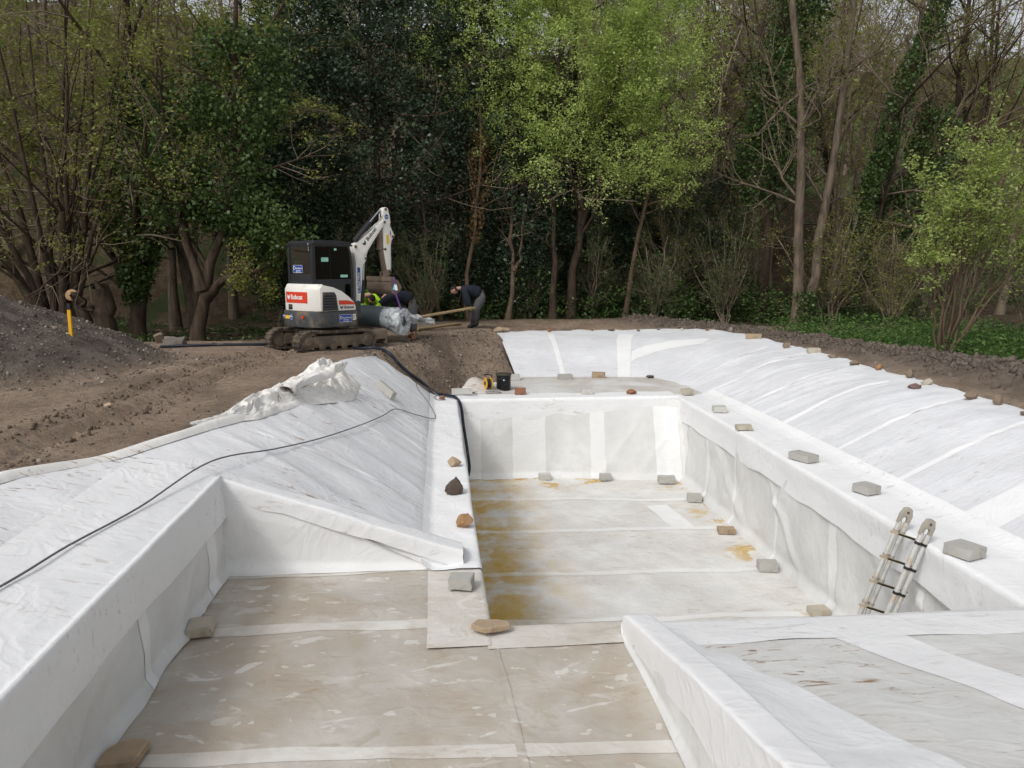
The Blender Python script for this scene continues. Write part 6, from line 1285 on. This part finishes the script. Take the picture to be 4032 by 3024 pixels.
# --- right
tree('alder_tree', 'forked bare tree with dark limbs between the bright tree and the twin trunks', gb(12.4, 32), [([(0, 0, 0), (.0, 0, 3), (-.1, 0, 5.2), (-1.0, 0, 7.2), (-1.5, 0, 11), (-1.2, 0, 16)], .24, .05), ([(-.1, 0, 5.2), (.7, 0, 7.4), (.9, 0, 11), (1.3, 0, 16)], .18, .05)], T3(15, 8, 5), 'bk_dark', 'bk_twig', 60, [dict(n=5000, size=.09, mat='lf_young', sig=.12)])
twin = [([(0, 0, 0), (-.05, 0, 1.8), (-.28, 0, 4.2), (-.32, 0, 7.0), (-.75, 0, 10.2), (-1.0, .2, 14.5)], .20, .08), ([(.35, .1, 0), (.5, .1, 1.5), (.7, .1, 3.6), (1.05, .1, 6.4), (1.3, .1, 9.5), (1.5, .2, 14.5)], .20, .08), ([(-.35, 0, 6.0), (.15, -.2, 7.4), (.1, -.2, 8.4), (1.0, -.2, 10)], .05, .015)]
tree('alder_tree', 'pair of tall scaly trunks rising from one base on the right', gb(11.75, 24.2), twin, [dict(n=13, t0=.38, ang=60, ratio=.24, up=.05, rs=.35), dict(n=7, t0=.2, ang=48, ratio=.5, rs=.5), dict(n=5, t0=.2, ang=42, ratio=.5, rs=.6)], 'bk_grey', 'bk_twig', 61, [dict(n=3000, size=.07, mat='lf_young', sig=.08), dict(pts=column([(.15, -.1, 0), (.15, -.1, 1.2)], [.55, .35], 1500, 6), size=.09, mat='lf_ivy', up=.1, droop=.5, asp=.85)])
tree('ivy_tree', 'dark ivy-smothered tree just behind the twin trunks', gb(11.9, 27.4), [([(0, 0, 0), (.1, 0, 4), (.3, 0, 9), (.5, 0, 14)], .2, .06)], T3(10, 6, 4), 'bk_dark', 'bk_twig', 62, [dict(pts=blob([(-.2, 0, 5.6, 1.1, .9, 1.7), (.3, 0, 8.0, 1.2, .9, 2.2), (.9, 0, 11.0, .9, .8, 2.2)], 15000, .16, 26, .8, 4), size=.11, mat='lf_ivy', up=.1, droop=.5, asp=.85)])
tree('ivy_tree', 'ivy-clad trunk leaning steeply right in the upper right', gb(13.6, 25.6), [([(0, 0, 0), (.5, 0, 2.4), (1.2, 0, 5.2), (2.2, 0, 8.2), (3.6, 0, 12), (4.4, 0, 16)], .19, .08)], [dict(n=14, t0=.4, ang=58, ratio=.28, up=.1, rs=.4), dict(n=7, t0=.2, ang=48, ratio=.5, rs=.5), dict(n=5, t0=.2, ang=42, ratio=.5, rs=.6)], 'bk_dark', 'bk_twig', 63,
     [dict(pts=column([(.5, -.05, 2.4), (1.2, -.05, 5.2), (2.2, -.05, 8.2), (3.6, -.05, 12)], [.22, .40, .52, .45], 7000, 7), size=.10, mat='lf_ivy', up=.1, droop=.5, asp=.85), dict(n=2000, size=.08, mat='lf_young', sig=.1)])
tree('alder_tree', 'tall brown trunk behind the leaning ivy-clad one, fine bare twigs', gb(15.6, 27.0), [([(0, 0, 0), (.3, 0, 3), (.75, 0, 6), (1.3, 0, 9.5), (1.6, 0, 15)], .19, .07)], T3(18, 8, 5), 'bk_grey', 'bk_red', 64, [dict(pts=column([(-.1, -.1, 1.5), (.2, -.1, 4), (.5, -.1, 6.5)], [.4, .55, .3], 2600, 9), size=.10, mat='lf_ivy', up=.1, droop=.5, asp=.85)])
for i, (x, y, h, lb_) in enumerate([(19.5, 28, 14, 'bare tree at the right border with sky between its twigs'), (17.2, 33, 15, 'bare twiggy tree beyond the willow in the upper right'), (22.5, 31, 14, 'bare reddish-twigged tree in the top right corner')]):
    if i: clone(al_, lb_, gb(x, y), 80*i+30, h/14.); continue
    al_ = tree('alder_tree', lb_, gb(x, y), [([(0, 0, 0), (.1, 0, h*.3), (-.2, 0, h*.65), (.1, 0, h)], .17, .05), ([(0, 0, h*.3), (.9, 0, h*.6), (1.2, 0, h*.95)], .10, .03)], T3(15, 8, 5), 'bk_dark', 'bk_red', 65+i, [dict(n=2500, size=.09, mat='lf_young', sig=.1)])
tree('ivy_tree', 'dark ivy clump behind the top of the willow at the right border', gb(17.3, 26.5), [([(0, 0, 0), (.1, 0, 3), (0, 0, 8)], .15, .05)], T3(8, 5, 3), 'bk_dark', 'bk_twig', 69, [dict(pts=blob([(.2, 0, 6.3, .9, .8, 1.3), (0, 0, 4, 1.2, .9, 1.6)], 7000, .16, 26, .8, 5), size=.11, mat='lf_ivy', up=.1, droop=.5, asp=.85)])
# willow
rgw = np.random.default_rng(21); ws = []
for (dx, dy, h, r_) in [(-.55, 0, 2.6, .028), (-.3, .2, 3.4, .035), (.1, .1, 4.0, .04), (.35, -.3, 4.0, .035), (.8, .2, 4.4, .04), (1.2, -.1, 4.4, .035), (1.7, .1, 4.0, .035), (2.2, -.2, 3.0, .03), (.6, .5, 4.5, .035), (1.4, .5, 4.5, .03), (2.6, .3, 3.4, .03), (-.1, -.4, 3.1, .03)]:
    ws.append(([(dx*.08, dy*.08, 0), (dx*.30, dy*.3, h*.3), (dx*.62, dy*.62, h*.62), (dx, dy, h)], r_, .008))
tree('willow_shrub', 'bright yellow-green willow shrub fanning out beside the clod ridge', gb(10.35, 14.9), ws, [dict(n=9, t0=.42, ang=38, ratio=.36, up=.10, rs=.5), dict(n=6, t0=.15, ang=38, ratio=.5, up=.05, rs=.6)], 'bk_tan', 'bk_tan', 22,
     [dict(n=9000, size=.075, mat='lf_willow', sig=.045, asp=.5), dict(pts=blob([(1.0, .1, 3.2, 1.3, .9, 1.0), (.2, .1, 3.7, .7, .6, .8), (2.0, .1, 2.6, 1.0, .7, .8), (1.5, .3, 4.0, .9, .7, .6), (2.6, .2, 3.3, .9, .7, .9)], 5500, .09, 18, 1.0, 3), size=.075, mat='lf_willow', asp=.5)], cat='shrub')
# twiggy bushes
BSH = {}
def bush(label, x, y, h, sp, seed, mat, n, bk='bk_twig', lf=.075): return tree('twiggy_bush', label, gb(x, y), fan(9, h, sp, .035, np.random.default_rng(seed)), [dict(n=9, t0=.15, ang=45, ratio=.4, up=.05, rs=.5), dict(n=6, t0=.2, ang=45, ratio=.5, rs=.5), dict(n=3, t0=.2, ang=42, ratio=.5, rs=.6)], bk, bk, seed, [dict(n=n, size=lf, mat=mat, sig=.09)], cat='bush', group='bushes under the trees', ksides=(5, 4, 3, 3))
for i, (x, y, h, sp, m_, n_, lb_) in enumerate([(8.4, 27.0, 5.2, 2.2, 'lf_young', 3000, 'brown twiggy bush right of the slim leaning trunk'), (10.0, 26.0, 3.6, 1.9, 'lf_ivy', 3500, 'low dark leafy bush left of the twin trunks'), (13.0, 24.6, 4.2, 2.0, 'lf_young', 3500, 'twiggy leafing bush right of the twin trunks'), (14.6, 23.6, 3.4, 1.8, 'lf_young', 2500, 'sparse bush between the twin trunks and the willow'),
        (16.4, 22.8, 3.0, 1.8, 'lf_ivy', 3000, 'dark tangled bush behind the willow stems'), (18.5, 22.5, 3.2, 1.8, 'lf_ivy', 2500, 'dark bush at the right border behind the willow'), (7.5, 30.0, 6.5, 2.4, 'lf_young', 3000, 'taller brown bush on the bank under the forked tree'), (-2.9, 22.6, 2.6, 1.2, 'lf_ivy', 2600, 'low leafy bush just behind the excavator cab'), (-.3, 23.6, 2.4, 1.2, 'lf_ivy', 2600, 'low leafy bush behind the men and the roll'), (10.8, 30.5, 6, 2.5, 'lf_young', 4000, 'yellowish leafing bush behind the twin trunks'), (5.4, 26.6, 3.2, 1.8, 'lf_ivy', 4500, 'dark leafy bush between the bright tree trunk and the slim leaning trunk'), (7.4, 25.8, 2.8, 1.7, 'lf_ivy', 4500, 'dark leafy bush at the far dirt edge right of the leaning trunk'), (3.0, 25.9, 2.6, 1.5, 'lf_ivy', 4000, 'dark leafy bush between the forked and the dark straight trunk')]):
    if len(BSH.setdefault(m_, [])) < 2: BSH[m_].append((bush(lb_, x, y, h, sp, 80+i, m_, n_), h))
    else: b_, h_ = BSH[m_][i % 2]; clone(b_, lb_, gb(x, y), 47*i % 360, h/h_)
# --- ground cover and far woods
def cover(name, n, xr, yr, wfun, size, mat, h, label, seed, cat='undergrowth'):
    rg = np.random.default_rng(seed); x = rg.uniform(*xr, n*4); y = rg.uniform(*yr, n*4); k = rg.uniform(0, 1, n*4) < wfun(x, y); x, y = x[k][:n], y[k][:n]
    cl = .5+.5*vn(x*1.2, y*1.2, seed); z = ground_z(x, y)+rg.uniform(0, 1, len(x))**1.3*h*(.25+cl)
    o = link(name, leaf_mesh(name, np.stack([x, y, z], -1), size, rg, M[mat], .5, .5), M[mat]); tag(o, label, cat, kind='stuff'); return o
cover('nettle_patch', 30000, (9.7, 16), (8.5, 23), lambda x, y: sst(9.75, 10.2, x+.3*fbm(x, y, 79)), .085, 'lf_weed', .55, 'green nettles and weeds beyond the clod ridge', 101)
cover('bramble_cover', 44000, (-3, 18), (24.6, 32), lambda x, y: sst(24.4, 26, y+.5*vn(x, y, 3))*(.35+.65*(fbm(x*.4, y*.4, 55) > -.1)), .12, 'lf_ivy', 1.5, 'dark brambles and ferns carpeting the bank under the trees', 102)
cover('ivy_ground', 7000, (-14, -3), (18.8, 30), lambda x, y: (fbm(x*.5, y*.5, 57) > .05)*1.0, .10, 'lf_ivy', .3, 'patchy ivy on the leaf litter under the left trees', 103)
x = rg.uniform(-14, -3.5, 420); y = rg.uniform(19.2, 27, 420); a = rg.uniform(0, 6.28, 420); ln = rg.uniform(.15, .9, 420); d = np.stack([np.cos(a), np.sin(a), rg.normal(size=420)*.12], -1)
P0 = np.stack([x, y, ground_z(x, y)+.03], -1); Pq = np.stack([P0, P0+d*ln[:, None]*.5+np.array([0, 0, .02]), P0+d*ln[:, None]], 1); Pq[:, 2, 2] = ground_z(Pq[:, 2, 0], Pq[:, 2, 1])+.04
V, F = tubes([(Pq, np.full((420, 3), .010)*rg.uniform(.5, 1.6, (420, 1)))], [5]); o = link('fallen_sticks', mesh_np('fallen_sticks', V, F, True), bark('dry_stick', (.20, .15, .10), (.34, .27, .19))); tag(o, 'pale dry sticks littering the wood floor on the left', 'sticks', kind='stuff')
def far_wood(name, spots, seed, mat, leafm, nl, label, h0=9, h1=14, n1=16, n2=7):
    rg = np.random.default_rng(seed); LV = [[], [], [], []]; C = []
    for x, y in spots:
        h = rg.uniform(h0, h1); z = float(ground_z(x, y))-.2; P, r_ = trunk_pts([(x, y, z), (x+rg.normal()*.4, y, z+h*.5), (x+rg.normal()*.8, y, z+h)], .16, .03, rg, 6, .1); l0 = (P[None], r_[None])
        l1 = sprout(*l0, n1, rg, t0=.2, ang=52, ratio=.42, up=.1, rs=.5, k=4); l2 = sprout(*l1, n2, rg, t0=.2, ang=45, ratio=.5, rs=.6, k=3); l3 = sprout(*l2, 3, rg, t0=.2, ang=42, ratio=.55, rs=.8, k=2)
        for q, l in enumerate((l0, l1, l2, l3)): LV[q].append((l[0], np.maximum(l[1], .012)))
        m_ = nl; bi = rg.integers(0, len(l3[0]), m_); C.append(l3[0][bi, -1]+rg.normal(size=(m_, 3))*.25)
    lv = [(np.concatenate([a for a, b in L_]), np.concatenate([b for a, b in L_])) for L_ in LV]
    V, F = tubes(lv, [5, 3, 3, 3]); o = link(name, mesh_np(name, V, F, True), M[mat]); tag(o, label, 'woodland', kind='stuff')
    if nl: link('leaves', leaf_mesh('leaves', np.concatenate(C), .17, rg, M[leafm]), M[leafm], o)
    return o
sp = [(rg.uniform(-30, 9), y) for y in np.repeat(np.arange(30, 66, 2.6), 5)]; far_wood('far_woodland', sp, 201, 'bk_twig', 'lf_young', 480, 'dense leafing woodland on the slope behind the left and centre trees', 11, 17, 12, 6)
sp = [(rg.uniform(7, 38)*(.6+y/110), y) for y in np.repeat(np.arange(44, 112, 3.8), 5)]; far_wood('far_woodland', sp, 202, 'bk_red', 'lf_young', 200, 'bare brownish woodland climbing the hill in the upper right', 9, 15, 13, 5)

sp = [(rg.uniform(7.5, 29), y) for y in np.repeat(np.arange(30.5, 47, 2.2), 5)]; far_wood('thicket', sp, 203, 'bk_twig', 'lf_young', 1000, 'brown twiggy thicket with young leaves behind the right-hand trunks', 6, 13, 13, 6)
